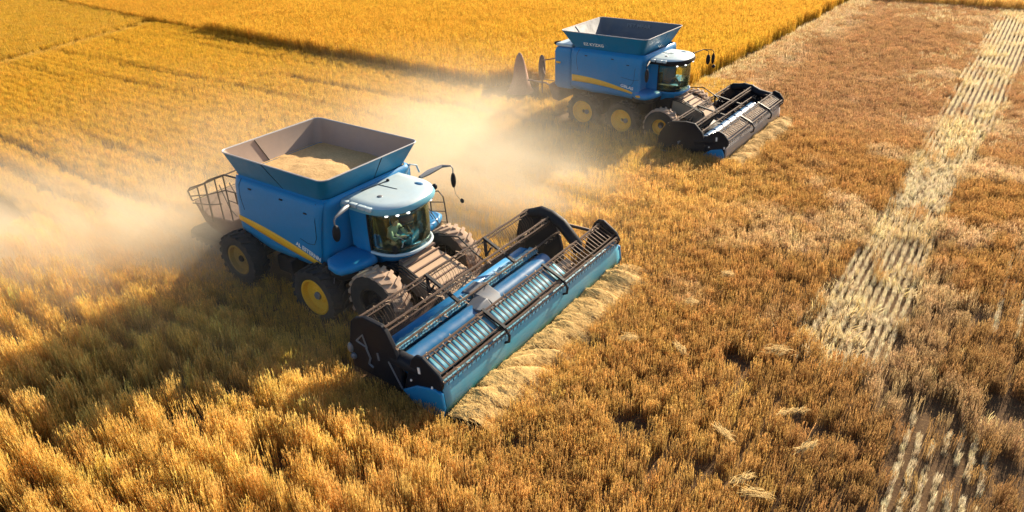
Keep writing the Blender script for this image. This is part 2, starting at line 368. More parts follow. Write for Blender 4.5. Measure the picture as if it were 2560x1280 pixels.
    for k in idx+([14] if near else [13]):
        q=lo[k]; b=MB(); b.ball((q[0]+.01,q[1],q[2]+.0),.045,10,6,0,(1,1.2,.6)); b.build('roof_lamp','lamp',roof)
    b=MB(); b.loft([outl(1.0,.99,zr-.06,-1.1)[1:-1],outl(1.03,1.03,zr-.02,-1.1)[1:-1]],False,False); b.build('lamp_strip','blackm',roof,solid=.03)
    # interior
    b=MB(); b.box(-.72,-.12,-.42,.10,1.80,1.90); b.box(-.84,-.62,-.42,.10,1.86,2.50); b.build('seat','blackm',root,bevel=.06)
    b=MB(); b.tube([(.25,.12,1.9),(.0,.1,2.32)],.05,8)
    c=Vector((-.02,.1,2.34)); ax=Vector((-.5,0,.86)).normalized(); u=Vector((0,1,0)); w=ax.cross(u)
    b.tube([c+(u*math.cos(t)+w*math.sin(t))*.2 for t in [2*math.pi*k/20 for k in range(21)]],.018,6); b.beam(c-u*.2,c+u*.2,.02,.03)
    b.build('steering_wheel','blackm' if near else 'grey',root)
    b=MB(); b.box(-.55,.35,-.75,-.5,1.88,2.15); b.box(.2,.42,-.3,.45,1.88,2.05); b.build('console','blackm',root,bevel=.04)
    # mirrors
    def mirror(path,mc,ms,r0,tilt=0):
        b=MB(); b.tube(path,r0,7); a=b.build('mirror_arm','grey' if near else 'blackm',root)
        b=MB(); b.ball(mc,1,10,9,0,ms); b.build('mirror','blackm',a); return a
    if near:
        mirror([(-.75,-1.1,3.24),(-.6,-1.45,3.30),(-.52,-1.85,3.24),(-.50,-1.93,3.18),(-.50,-1.93,3.05)],(-.48,-1.93,2.82),(.09,.12,.24),[.05,.07,.035,.025,.02])
        a=mirror([(-.30,1.12,3.33),(-.32,1.5,3.34),(-.33,2.1,3.33),(-.1,2.24,3.34),(-.03,2.24,3.28),(-.02,2.22,3.15)],(-.02,2.22,2.92),(.07,.09,.24),[.05,.085,.05,.022,.02,.018])
        b=MB(); b.tube([(-.01,2.22,2.75),(.02,2.22,2.5),(.20,2.2,2.36)],.006,5); b.ball((.28,2.2,2.34),.075,10,8,0,(1,.5,1)); b.build('mirror',['blackm'],a)
        b=MB(); b.tube([(-1.0,1.25,3.2),(-1.0,1.5,3.45),(-1.0,1.75,3.35),(-1.0,1.85,3.1)],.03,6); b.build('hand_grip','roof',root)
        # ladder at the left of the cab
        b=MB(); L=[(-.78,2.0,1.2),(-.80,2.0,2.2),(-.70,2.0,2.48),(-.45,2.0,2.56),(-.28,2.0,2.42),(-.24,2.0,2.2),(-.16,2.0,1.35)]
        b.tube(L,.02,6)
        for z in(1.55,1.9,2.2): b.tube([(-.79,2.0,z-.08),(-.24+.05*(2.2-z),2.0,z+.05)],.014,5)
        b.tube([(-.5,1.0,3.0),(-.3,1.85,1.3)],.014,5); b.tube([(-.3,1.0,2.9),(-.1,1.75,1.4)],.014,5); b.tube([(-.42,1.4,2.2),(-.2,1.4,2.1)],.012,5)
        b.build('ladder','rustdark',root)
        b=MB(); b.box(-.75,-.1,1.05,2.05,1.02,1.2); b.lathe([(.01,-.0),(.14,.0),(.18,.08),(.18,.2)],(-.2,1.72,1.22),16,0,'y'); b.build('step_platform','blue_deep',root,bevel=.03)
        b=MB(); b.tube([(-.72,-2.0,zz-.2),(-.78,-2.03,1.3),(-.82,-2.02,1.10)],.010,5); cb=b.build('lamp_cable','grey',root)
        b=MB(); b.ball((-.82,-2.02,1.03),.07,12,9); b.build('marker_lamp','red',cb)
    else:
        mirror([(-.75,-1.1,3.22),(-.6,-1.5,3.28),(-.5,-1.9,3.20),(-.47,-1.95,3.05)],(-.46,-1.95,2.80),(.09,.10,.30),[.05,.04,.03,.02])
        a=mirror([(.3,1.1,3.25),(.5,1.8,3.3),(.70,1.95,3.22),(.70,1.95,3.1)],(.70,1.95,2.84),(.10,.10,.24),.02)
        b=MB(); b.tube([(.5,1.8,3.3),(.85,1.95,3.3),(.95,1.95,3.2)],.018,6); b.ball((.93,1.95,2.92),1,10,9,0,(.08,.09,.25)); b.build('mirror','blackm',a)
        b=MB(); b.tube([(.95,1.95,2.75),(.98,1.95,2.62)],.012,5); b.ball((.99,1.95,2.56),.085,10,8); b.build('mirror','blackm',a)
    # --- feeder house between the front tyres
    b=MB(); F=[(.30,1.62,.60),(.62,1.52,.66),(1.05,1.38,.70),(1.62,1.18,.72),(1.95,.95,.72)]
    b.loft([[(x,-w,z),(x,w,z),(x-.25,w,z-.55),(x-.25,-w,z-.55)] for x,z,w in F]); fh=b.build('feeder_house','feeder',root,bevel=.03)
    b=MB()
    for k in range(5):
        t=.18+k*.18; x=.35+1.4*t; z=1.66-.52*t; b.beam((x,-.69,z),(x,.69,z),.05,.03)
    b.beam((.42,-.66,1.66),(.42,.66,1.66),.16,.06); b.build('feeder_rib','hood',fh)
    for k in range(3):
        b=MB(); y_=-.82-.07*k; b.tube([(.2,y_,1.62),(.7,y_-.05,1.72-.05*k),(1.3,y_-.05,1.45),(1.8,y_,1.25),(2.0,y_-.02,.95)],.022,6); b.build('hydraulic_hose','blackm',root)
    b=MB(); b.tube([(.3,1.05,1.7),(.9,1.2,1.75),(1.5,1.1,1.5),(1.9,1.2,1.2)],.025,6); b.build('hydraulic_hose','blackm',root)
    for xx,zz_ in((xa+.75,zt-.28),(xa+2.1,zt-.28),(xb-.75,zt-.45)):
        b=MB(); b.box(xx,xx+.13,-(yb(xx,zz_)+.035),-(yb(xx,zz_)+.005),zz_-.02,zz_+.02); b.build('latch','blackm',root,bevel=.006)
    # --- wheels
    for x,y,z,r,w,rr,rim,tr,hd in v['wheels']:
        wheel(root,x,-y,z,r,w,rr,rim,-1,tr,hubdx=hd); wheel(root,x,y,z,r,w,rr,rim,1,tr)
    # --- rear platform, railing, straw hood
    if near:
        b=MB(); ya=-1.25
        b.tube([(-5.3,ya,3.02),(-6.1,ya,2.98),(-7.0,ya,2.62),(-7.3,ya,2.46),(-7.32,ya,1.1)],.03,7)
        b.tube([(-7.3,ya,2.44),(-7.8,ya,2.24),(-8.25,ya,2.06),(-8.42,ya,1.92),(-8.30,ya,1.62)],.026,7)
        b.tube([(-8.35,ya,1.75),(-7.3,ya,2.05),(-6.2,ya,2.45),(-5.3,ya,2.5)],.02,6); b.tube([(-8.3,ya,1.52),(-7.3,ya,1.7),(-6.6,ya,1.9)],.018,6)
        for xx,zt_,zb_ in((-7.8,2.22,1.35),(-6.7,2.75,1.2),(-6.2,2.94,1.3),(-5.75,2.48,2.1)): b.tube([(xx,ya,zt_),(xx+.02,ya,zb_)],.024,6)
        b.tube([(-6.2,ya,2.12),(-5.75,ya,2.12)],.015,5)
        yl=1.1
        b.tube([(-5.3,yl,3.02),(-7.0,yl,2.7),(-8.3,yl,2.1),(-8.3,yl,1.3)],.026,6); b.tube([(-8.42,ya,1.92),(-8.3,yl,2.1)],.022,6); b.tube([(-7.32,ya,2.44),(-7.3,yl,2.5)],.02,6); b.tube([(-8.3,ya,1.6),(-8.3,yl,1.6)],.018,6)
        for k in range(5):
            yy=-.9+k*.42; b.tube([(-7.1-.1*k,yy,2.3-.1*k),(-6.6,yy-.1,1.6),(-6.2,yy,1.2)],.022,5)
        b.build('rear_railing','rustdark',root)
        b=MB(); b.loft([[(-5.0,-1.3,2.0),(-5.0,1.3,2.0),(-5.0,1.3,.7),(-5.0,-1.3,.7)],[(-6.2,-1.3,1.42),(-6.2,1.3,1.42),(-6.2,1.25,.55),(-6.2,-1.25,.55)],[(-7.6,-1.25,1.25),(-7.6,1.25,1.25),(-7.5,1.2,.75),(-7.5,-1.2,.75)],[(-8.28,-1.22,1.6),(-8.28,1.1,1.6),(-7.9,1.1,.9),(-7.9,-1.2,.9)]]); b.build('straw_hood','hood',root,bevel=.04)
        b=MB(); b.prism([(-8.6,-1.25),(-8.45,-1.5),(-7.6,-1.6),(-6.4,-1.5),(-6.4,1.3),(-7.8,1.3),(-8.5,.6)],.38,.60,plane='xy')
        for k in range(5): b.ball((-8.4+.28*k,-1.48-.02*k,.36),.07,6,5)
        b.build('straw_spreader','black',root,bevel=.05)
    else:
        b=MB(); b.loft([[(-5.3,-1.4,1.9),(-5.3,1.4,1.9),(-5.3,1.4,.8),(-5.3,-1.4,.8)],[(-6.0,-1.3,1.5),(-6.0,1.3,1.5),(-5.8,1.2,.8),(-5.8,-1.2,.8)]]); b.build('straw_hood','hood',root,bevel=.04)
        b=MB(); b.tube([(-6.4,-1.2,2.6),(-6.4,-1.2,1.0)],.03,6); b.tube([(-6.4,-1.2,2.6),(-5.6,-1.2,2.8)],.03,6); b.tube([(-6.4,-1.2,1.7),(-5.7,-1.2,1.7)],.02,6); b.tube([(-5.9,-.8,1.2),(-7.0,0,1.15),(-8.3,0.3,1.05)],.05,6); b.build('rear_railing','hood',root)
        b=MB(); b.tube([(-6.3,-1.1,1.9),(-6.9,-.4,2.0),(-7.2,0,2.0)],.02,5); b.ball((-7.22,0,1.88),1,14,12,0,(.19,.17,.66)); b.build('rear_disc','hood',root)
    header(root,v)
# ------------------------------------------------------------------ header
def header(root,v):
    near=v['near']; H=v['head']; A,B,C_,D,E_,Fl=H['A'],H['B'],H['C'],H['D'],H['E'],H['F']
    yr,yl,ylf=H['yr'],H['yl'],H['ylf']
    # main frame: back sheet and floor
    b=MB(); t=.05
    prof=[(A[0]-.15,.95),(A[0]-.10,.45),(B[0],.34),(D[0],.42),(E_[0]-.10,.34)]
    rows=[[(x,yr+.05,z),(x,yl-.05,z)] for x,z in prof]; b.loft(rows,False,False)
    hd=b.build('header','hood' if near else 'black',root,solid=.05)
    # end plates, rear
    for s,y in((-1,yr),(1,yl)):
        b=MB(); b.prism(H['plate'],y-.06,y+.06); ep=b.build('end_plate','black',hd,bevel=.02)
        b=MB(); yo=y+s*.07 
        if near:
            tri=[(1.62,1.25),(1.85,1.50),(1.95,1.18),(1.62,1.25)]; b.tube([(x,yo,z) for x,z in tri],.028,5)
            b.tube([(1.92,yo,1.15),(2.02,yo,.9),(1.95,yo,.72),(2.08,yo,.66)],.03,5); b.beam((2.28,yo,1.15),(2.3,yo,.95),.02,.05); b.tube([(2.62,yo,1.05),(2.86,yo,.62),(2.98,yo,.42)],.022,6); b.ball((1.36,yo,.95),.12,8,6,0,(.8,.5,1.2)); b.ball((1.45,yo,.75),.09,8,6)
            b.each('linkage','grey',ep)
        else:
            for k in range(5): b.ball((1.85+.12*random.random(),yo,.62+.25*random.random()),.035,6,5)
            b.tube([(1.1,yo,.2),(2.9,yo,.28)],.025,5); b.each('linkage','grey',ep)
        # front reel shield
        yf=y if s<0 else ylf
        b=MB(); b.prism(H['shield'],yf-.05,yf+.05); sh=b.build('reel_shield','black',hd,bevel=.03)
        b=MB(); yo=yf+s*.06
        b.ball((D[0]-.25,yo,D[1]-.62),.03,6,5); b.ball((D[0]+.38,yo,E_[1]-.28),.05,6,5,0,(.7,.5,1.2)); b.beam((D[0]+.02,yo,D[1]-.16),(D[0]+.03,yo,D[1]-.32),.02,.06); b.each('bolt','letter',sh)
        # arm between rear plate and front shield
        b=MB(); ya=y+(.12 if s<0 else 0)
        if s<0: b.tube([(B[0]+.1,ya,C_[1]-.35),(D[0]-.05,ya,D[1]-.35)],[.20,.19],14)
        else: b.tube([(A[0]+.05,ya,A[1]-.12),(B[0]-.35,ya,A[1]+.04),(B[0],ya,A[1]-.02),(B[0]+.4,ya-.05,A[1]-.16),(D[0]-.05,ya-.1,D[1]-.12),(D[0]+.02,ya-.1,D[1]-.35)],[.14,.17,.18,.18,.17,.16],12)
        b.build('reel_arm','black',hd)
        # divider blade at the front corner
        b=MB(); b.prism(H['blade'],yf-.045+s*.05,yf+.045+s*.05); b.build('crop_divider','blue',hd,bevel=.02)
        if s>0:
            b=MB(); b.tube([(B[0]+.3,yl+.15,A[1]-.25),(D[0]-.1,ylf-.5,D[1]-.05)],.05,6); b.build('stay_bar','rust',hd)
    # rear reel: rails A, B, C with tines
    def rail(b,p,y0,y1,r,zz=0): b.tube([(p[0],y,p[1]+zz+ .006*math.sin(y*7)) for y in np.linspace(y0,y1,14)],r,6)
    b=MB(); rail(b,A,yr,yl,.028); rail(b,(A[0]+.07,A[1]-.06),yr,yl,.018); rail(b,B,yr,yl,.032); rail(b,(B[0]+.06,B[1]-.09),yr,yl,.022); rail(b,C_,yr,yl+.05,.028); rail(b,(C_[0]-.08,C_[1]-.06),yr,yl,.02)
    # tines
    y=yr+.1
    while y<yl:
        j=random.uniform(-.02,.02)
        b.tube([(A[0],y+j,A[1]),(A[0]+.22,y+j*2,A[1]-.26),(A[0]+.26,y,A[1]-.42)],.007,4)
        b.tube([(B[0],y+j,B[1]),(B[0]+.04,y-j,B[1]-.16),(B[0]-.02,y,B[1]-.28)],.010,4)
        b.tube([(C_[0],y+j,C_[1]),(C_[0]+.02,y,C_[1]-.15)],.009,4)
        y+=.10
    # straw bits caught on the bars
    for k in range(240):
        y=random.uniform(yr,yl); p=random.choice((B,C_,A)); a=random.uniform(0,6.28); l=random.uniform(.05,.14)
        c=(p[0]+random.uniform(-.05,.05),y,p[1]-random.uniform(0,.1)); b.beam(c,(c[0]+l*math.cos(a),c[1]+l*math.sin(a),c[2]+random.uniform(-.06,.06)),.02,.01,1)
    rr_=b.build('rear_reel',['rust','feeder'],hd,smooth=False)
    for y in H['rb']:
        b=MB(); b.beam((A[0],y,A[1]+.02),(C_[0],y,C_[1]+.03),.09,.06); b.beam((A[0]+.05,y,A[1]-.02),(A[0]+.08,y,A[1]-.55),.08,.05); b.beam((A[0]+.1,y,A[1]-.5),(A[0]+.28,y,A[1]-.2),.05,.04); b.build('reel_bracket','black',rr_)
    # back strip (pale blue sheet under the rear reel)
    if near:
        b=MB(); rows=[]
        for y in np.linspace(yr+.15,H['ystrip'],60):
            w=.012*math.sin(y*23)+.01*random.uniform(-1,1)
            rows.append([(B[0]-.10,y,1.26+w),(B[0]+.05,y,1.30-w),(B[0]+.20,y,1.22+w)])
        b.loft(rows,False,False); b.build('back_strip','blue_light',hd,solid=.02)
        b=MB(); b.loft([[(A[0]+.25,y,1.05),(A[0]+.45,y,1.24),(B[0]-.1,y,1.27),(B[0]-.1,y,.5)] for y in(yr+.1,yl-1.1)],False,False); b.build('back_sheet','blue',hd,solid=.03)
    # auger trough
    ca=H['aug']; 
    segs=H['augseg']
    for y0,y1,r0,r1 in segs:
        b=MB(); n=20
        pts=[(ca[0],y0+(y1-y0)*k/n,ca[1]+ (ca[2] if len(ca)>2 else 0)*k/n) for k in range(n+1)]
        b.tube(pts,[r0+(r1-r0)*k/n for k in range(n+1)],24)
        # flighting
        m=90; fl=[]; fh_=.035 if not near else -.004
        for k in range(m+1):
            tt=k/m; a=tt*(y1-y0)/.75*2*math.pi*(1 if y0<0 else -1); rr=r0+(r1-r0)*tt; y=y0+(y1-y0)*tt
            fl.append([(ca[0]+(rr-.01)*math.cos(a),y,ca[1]+(rr-.01)*math.sin(a)),(ca[0]+(rr+fh_)*math.cos(a),y,ca[1]+(rr+fh_)*math.sin(a))])
        b.loft(fl,False,False)
        b.build('auger','blue_deep',hd,angle=50)
    if near:
        b=MB()
        b.loft([[(2.35,-.50,1.30),(2.35,.02,1.36),(2.35,.02,1.26),(2.35,-.50,1.2)],[(2.8,-.52,1.38),(2.8,.02,1.42),(2.8,.02,1.30),(2.8,-.52,1.24)],[(3.2,-.45,1.30),(3.2,.0,1.30),(3.2,0,1.16),(3.2,-.45,1.16)],[(3.42,-.40,1.10),(3.42,-.1,1.10),(3.42,-.1,1.0),(3.42,-.4,1.0)]])
        b.loft([[(2.8,-.9,1.2),(2.8,-.5,1.36),(2.8,-.5,1.2),(2.8,-.9,1.1)],[(3.15,-.95,1.26),(3.15,-.45,1.34),(3.15,-.45,1.2),(3.15,-.95,1.16)],[(3.4,-.7,1.1),(3.4,-.45,1.12),(3.4,-.45,1.0),(3.4,-.7,1.0)]])
        b.build('center_bracket','grey',hd,bevel=.02)
    b=MB(); rows=[]
    for y in np.linspace(yr+.1,H['yfl'],40):
        w=.02*math.sin(y*5)+.015*random.uniform(-1,1); rows.append([(ca[0]+.22,y,H['fz']-.12),(ca[0]+.35,y,H['fz']+w),(D[0]-.02,y,H['fz']+.10+w),(D[0]+.15,y,H['fz']+.0)])
    b.loft(rows,False,False); b.build('header_floor','tanfloor',hd,solid=.03)
    # front reel
    b=MB(); y0,y1=yr+.05,ylf-.03
    rail(b,D,y0,y1,.032); rail(b,(D[0]+.06,D[1]-.05),y0,y1,.018); rail(b,E_,y0,y1,.032); rail(b,(E_[0]-.10,E_[1]+.05),y0,y1,.022); rail(b,(E_[0]+.05,E_[1]-.10),y0,y1,.018)
    y=y0+.08
    while y<y1:
        b.beam((D[0],y,D[1]-.005),(E_[0]-.08,y,E_[1]+.055),.026,.02)
        b.tube([(E_[0]+.02,y+.05,E_[1]),(E_[0]+.09,y+.05,E_[1]-.10),(E_[0]+.06,y+.05,E_[1]-.2)],.009,4)
        b.tube([(D[0],y+.05,D[1]),(D[0]-.07,y+.05,D[1]-.08)],.009,4)
        y+=H['sp']
    for k in range(90):
        y=random.uniform(y0,y1); p=random.choice((D,E_)); a=random.uniform(0,6.28); l=random.uniform(.04,.12)
        c=(p[0]+random.uniform(-.06,.06),y,p[1]-random.uniform(-.03,.08)); b.beam(c,(c[0]+l*math.cos(a),c[1]+l*math.sin(a),c[2]+random.uniform(-.05,.05)),.018,.01,1)
    fr=b.build('front_reel',['rust','feeder'],hd,smooth=False)
    b=MB(); rows=[]
    for y in np.linspace(y0+.05,H['ypan'],50):
        w=random.uniform(-.012,.012); rows.append([(D[0]+.05,y,D[1]-.075+w*.3),(D[0]+.30,y,(D[1]+E_[1])/2-.05+w*.3),(E_[0]-.11,y,E_[1]-.0-w*.3)])
    b.loft(rows,False,False); b.build('reel_panel','blue_light' if near else 'feeder',fr,solid=.012)
    if near:
        b=MB(); b.box(0,.001,0,.001,0,.001)
    for y in H['fb']:
        b=MB(); b.beam((D[0]-.06,y,D[1]+.03),(E_[0]+.05,y,E_[1]+.04),.085,.06); b.tube([(E_[0]+.03,y,E_[1]+.02),(E_[0]+.16,y,E_[1]-.14),(E_[0]+.14,y,E_[1]-.32),(E_[0]+.04,y-.05,E_[1]-.36)],.035,7); b.build('reel_bracket','black',fr)
    # front lip sheet and cutter bar
    b=MB(); rows=[]
    yq=yr+.02; yp=ylf-.02
    L=H['lip']
    for y in np.linspace(yq,yp,40):
        rows.append([(x,y,z) for x,z in L])
    b.loft(rows,False,False); lp=b.build('front_lip','lip' if near else 'lip_far',hd,solid=.03,angle=60)
    b=MB(); y=yq
    while y<yp:
        b.add([(L[-1][0]-.02,y,L[-1][1]),(L[-1][0]-.02,y+.09,L[-1][1]),(L[-1][0]+.13,y+.045,L[-1][1]-.02),(L[-1][0]-.02,y+.045,L[-1][1]+.03)],[(0,1,2),(0,2,3),(1,3,2)]); y+=.12
    b.build('cutter_bar','rustdark',hd,smooth=False)
def smooth_pts(L,n=12):
    """parabola-like smoothing of a polyline sampled at few points"""
    xs=np.array([p[0] for p in L]); zs=np.array([p[1] for p in L]); c=np.polyfit(xs,zs,min(2,len(L)-1))
    x=np.linspace(xs[0],xs[-1],n); return [(float(a),float(np.polyval(c,a))) for a in x]
VN=dict(near=True,axles=(-4.8,-1.45,.35),az=.75,bx0=-4.95,bx1=-1.08,zb=1.38,zt=3.42,px0=-4.98,px1=-1.16,slant=-.42,
  stripe_top=smooth_pts([(-4.91,2.18),(-3.54,2.05),(-2.57,1.82),(-1.51,1.54)]),stripe_bot=smooth_pts([(-4.80,2.0),(-3.62,1.77),(-2.64,1.55),(-1.51,1.42)]),
  text=[('AL ESTERNN',-2.46,1.875,.175,15.5,1.0,'letter')],
  hx0=-4.98,hx1=-1.25,rx0=-5.10,rx1=-.82,rz=4.11,hw=1.58,rw=1.80,ry=-.05,nose_z=1.76,
  wheels=[(-4.85,1.95,.85,.82,.55,.46,'yellow_shaded','rubber',0),(-1.45,1.98,.72,.84,.62,.52,'yellow','rubber',0),(.35,1.50,.88,.88,.62,.42,'black','dusty',0)],
  head=dict(A=(1.75,1.92),B=(2.55,1.92),C=(2.80,1.45),D=(3.53,1.42),E=(4.13,1.12),F=(4.15,.2),yr=-3.45,yl=3.50,ylf=4.72,
    plate=[(1.31,.99),(1.48,1.74),(1.62,1.88),(1.92,2.0),(2.48,1.97),(2.62,1.86),(2.82,1.46),(2.95,1.0),(3.0,.42),(2.9,.34),(1.36,.42)],
    shield=[(3.02,.34),(3.05,.60),(3.32,1.38),(3.46,1.54),(3.66,1.55),(4.10,1.26),(4.22,1.05),(4.17,.88),(4.02,.76),(3.4,.36)],
    blade=[(3.0,.42),(3.45,.72),(4.0,.86),(4.2,.80),(4.24,.40),(4.16,.06),(3.9,.04),(3.3,.2)],
    rb=(-1.15,1.27),fb=(-1.08,1.6),ystrip=2.5,aug=(2.99,.98),augseg=[(-3.3,-.75,.27,.27),(.05,2.45,.27,.27)],yfl=2.9,fz=.92,sp=.165,ypan=2.0,
    lip=[(4.0,1.0),(4.12,.92),(4.19,.70),(4.22,.45),(4.17,.2)]))
VF=dict(near=False,axles=(-3.53,-1.5,.33),az=.7,bx0=-4.45,bx1=-.72,zb=1.62,zt=3.54,px0=-4.44,px1=-.80,slant=-.05,
  stripe_top=smooth_pts([(-4.34,2.34),(-2.87,2.27),(-1.63,2.03),(-.95,1.86)]),stripe_bot=smooth_pts([(-4.34,2.04),(-2.86,2.02),(-.95,1.80)]),
  text=[('GBLAS',-1.80,2.13,.17,9,1.3,'letter')],
  hx0=-4.45,hx1=-.98,rx0=-4.98,rx1=-.62,rz=4.25,hw=1.56,rw=1.86,ry=.05,nose_z=1.88,
  wheels=[(-3.53,1.93,.77,.80,.55,.50,'yellow','rubber',.18),(-1.5,1.93,.68,.80,.55,.49,'yellow','rubber',.18),(.33,1.75,.64,.78,.60,.34,'yellow','dusty',0)],
  head=dict(A=(1.42,1.42),B=(2.44,1.50),C=(2.70,1.18),D=(3.45,1.34),E=(3.92,1.08),F=(3.8,.2),yr=-3.35,yl=3.35,ylf=3.42,
    plate=[(.90,.35),(1.0,.95),(1.25,1.35),(1.5,1.52),(2.1,1.60),(2.5,1.58),(2.85,1.25),(3.0,.9),(3.1,.3),(1.0,.18)],
    shield=[(2.9,.30),(2.95,1.02),(3.2,1.28),(3.52,1.44),(3.75,1.36),(3.96,1.12),(3.98,.92),(3.8,.66),(3.5,.42)],
    blade=[(2.95,.35),(3.3,.62),(3.75,.74),(3.86,.5),(3.86,.06),(3.3,.1)],
    rb=(-.6,1.3),fb=(-.75,1.45),ystrip=2.5,aug=(2.92,.85),augseg=[(-3.2,2.3,.24,.24)],yfl=2.9,fz=.80,sp=.19,ypan=3.3,
    lip=[(3.62,.95),(3.78,.86),(3.86,.66),(3.88,.42),(3.83,.18)]))
rn=empty('combine_harvester',(NEAR[0],NEAR[1],0),NEAR[2]); combine(rn,VN)
tag(rn,'large blue harvester in front, its tank heaped with grain and a driver behind green glass','combine harvester','blue harvesters cutting the field')
rf=empty('combine_harvester',(FAR[0],FAR[1],0),FAR[2]); combine(rf,VF)
tag(rf,'smaller looking blue harvester farther back, empty tank, yellow wheel rims standing in dust','combine harvester','blue harvesters cutting the field')
# ------------------------------------------------------------------ grain in the near tank
def fbm(x,y,seed=0,octv=4,sc=1.):
    out=np.zeros_like(x,dtype=float); amp=1.;tot=0.
    for o in range(octv):
        r=np.random.default_rng(seed*31+o); T=r.random((256,256)); X=x*sc*2**o; Y=y*sc*2**o
        xi=np.floor(X).astype(int); yi=np.floor(Y).astype(int); fx=X-xi; fy=Y-yi; fx=fx*fx*(3-2*fx); fy=fy*fy*(3-2*fy)
        g=lambda a,b:T[a%256,b%256]
        out+=amp*((g(xi,yi)*(1-fx)+g(xi+1,yi)*fx)*(1-fy)+(g(xi,yi+1)*(1-fx)+g(xi+1,yi+1)*fx)*fy); tot+=amp; amp*=.55
    return out/tot
gx=np.linspace(-5.0,-1.2,60); gy=np.linspace(-1.66,1.62,50)
rows=[]
for x in gx:
    nz=fbm(np.full_like(gy,x),gy,3,4,1.4)
    z=3.40+.13*np.exp(-((x+3.0)/1.6)**2-((gy+.2)/1.1)**2)+.16*(nz-.5)-.05*np.clip((np.abs(x+3.0)-1.2),0,1)
    rows.append([(float(x),float(y),max(3.405,float(q))) for y,q in zip(gy,z)])
# clip the sheet to the tank's inner outline
def clampgrain(p):
    x,y,z=p; t=max(0,min(1,(z-3.38)/.73)); lim=1.56+.2*t; xm=-4.96-.1*t; xM=-1.27+.42*t
    return (min(max(x,xm),xM),min(max(y,-lim-.02),lim-.02),z)
b=MB(); b.loft([[clampgrain(p) for p in r] for r in rows],False,False)
gr=b.build('grain_heap','grain'); gr.location=(NEAR[0],NEAR[1],0); gr.rotation_euler=(0,0,NEAR[2])
tag(gr,'pale golden grain heaped inside the open tank of the front harvester','grain',kind='stuff')
# ------------------------------------------------------------------ driver in the near cab
def person():
    V=[];Rd=[];Ed=[]
    def j(p,r,par=None):
        V.append(p);Rd.append(r)
        if par is not None: Ed.append((par,len(V)-1))
        return len(V)-1
    pel=j((-.50,-.16,2.07),.135); wai=j((-.44,-.17,2.20),.125,pel); che=j((-.34,-.19,2.36),.145,wai); upc=j((-.28,-.19,2.47),.11,che)
    nk=j((-.235,-.20,2.545),.052,upc); jaw=j((-.20,-.205,2.61),.07,nk); sk=j((-.20,-.21,2.68),.092,jaw); top=j((-.215,-.21,2.745),.07,sk)
    nose=j((-.105,-.225,2.655),.016,jaw)
    for s in(-1,1):
        sh=j((-.28,-.19+s*.17,2.45),.065,upc)
        if s<0:
            el=j((-.12,-.44,2.24),.046,sh); wr=j((.09,-.30,2.29),.030,el)
            hd=j((.15,-.26,2.315),.034,wr); dx,dy,dz=.035,.012,.03
        else:
            el=j((-.06,.03,2.22),.046,sh); wr=j((.11,-.03,2.30),.030,el)
            hd=j((.17,-.035,2.325),.034,wr); dx,dy,dz=.035,-.005,.03
        for k in range(4):
            o=(k-1.5)*.019; l=(.9,1.05,1,.8)[k]
            a=j((V[hd][0]+dx*.9,V[hd][1]+o*.9,V[hd][2]+dz*.6),.0095,hd); b=j((V[a][0]+.03*l,V[a][1]+o*.2,V[a][2]-.012),.0085,a); j((V[b][0]-.004,V[b][1],V[b][2]-.03*l),.0075,b)
        a=j((V[hd][0]-.002,V[hd][1]-s*.035,V[hd][2]+.008),.0105,hd); j((V[a][0]+.034,V[a][1]-s*.012,V[a][2]-.002),.009,a)
        hip=j((-.42,-.16+s*.10,2.05),.09,pel); kn=j((.00,-.16+s*.16,2.11),.066,hip); an=j((.14,-.16+s*.15,1.93),.04,kn); j((.26,-.16+s*.16,1.905),.035,an)
    me=bpy.data.meshes.new('person'); me.from_pydata(V,Ed,[])
    o=bpy.data.objects.new('person',me); COL.objects.link(o)
    o.modifiers.new('k','SKIN')
    for i,sv in enumerate(me.skin_vertices[0].data): sv.radius=(Rd[i],Rd[i]); sv.use_root=(i==0)
    q=o.modifiers.new('s','SUBSURF'); q.levels=2; q.render_levels=2
    dg=bpy.context.evaluated_depsgraph_get(); dg.update()
    m2=bpy.data.meshes.new_from_object(o.evaluated_get(dg)); bpy.data.objects.remove(o)
    m2.name='person'; m2.materials.clear()
    for k in('skin','shirt','trousers'): m2.materials.append(M[k])
    A=np.array(V)
    for p in m2.polygons:
        c=np.array(p.center); i=int(np.argmin(((A-c)**2).sum(1)/np.maximum(np.array(Rd),.02)))
        if c[2]>2.535 and abs(c[1]+.205)<.16: mi=0
        elif c[0]>.06 and c[2]>2.24: mi=0
        elif c[2]<2.12 or (c[0]>-.30 and c[2]<2.2 and abs(c[1]+.16)<.26 and c[0]>-.1 and c[2]<2.18): mi=2
        else: mi=1
        p.material_index=mi; p.use_smooth=True
    o=bpy.data.objects.new('person',m2); COL.objects.link(o)
    h=MB(); h.ball((-.232,-.21,2.70),.108,16,10,0,(1,.95,1)); h.ball((-.29,-.21,2.63),.07,10,7,0,(.7,1.1,1.2)); h.build('hair','hair',o)
    for s in(-1,1):
        e=MB(); e.ball((-.118,-.21+s*.034,2.683),.012,8,6); e.build('eye','white',o)
        e=MB(); e.ball((-.205,-.21+s*.093,2.665),.028,8,6,0,(.7,.4,1.1)); e.build('ear','skin',o)
    e=MB(); e.ball((-.128,-.212,2.618),.02,8,5,0,(.5,1.2,.35)); e.build('mouth','hair',o)
    cx_,sx_=math.cos(NEAR[2]),math.sin(NEAR[2]); o.location=(NEAR[0]+.10*cx_,NEAR[1]+.10*sx_,-.10); o.rotation_euler=(0,0,NEAR[2])
    tag(o,'driver in a pale green shirt sitting behind the curved cab glass, hands on the wheel','person')
person()
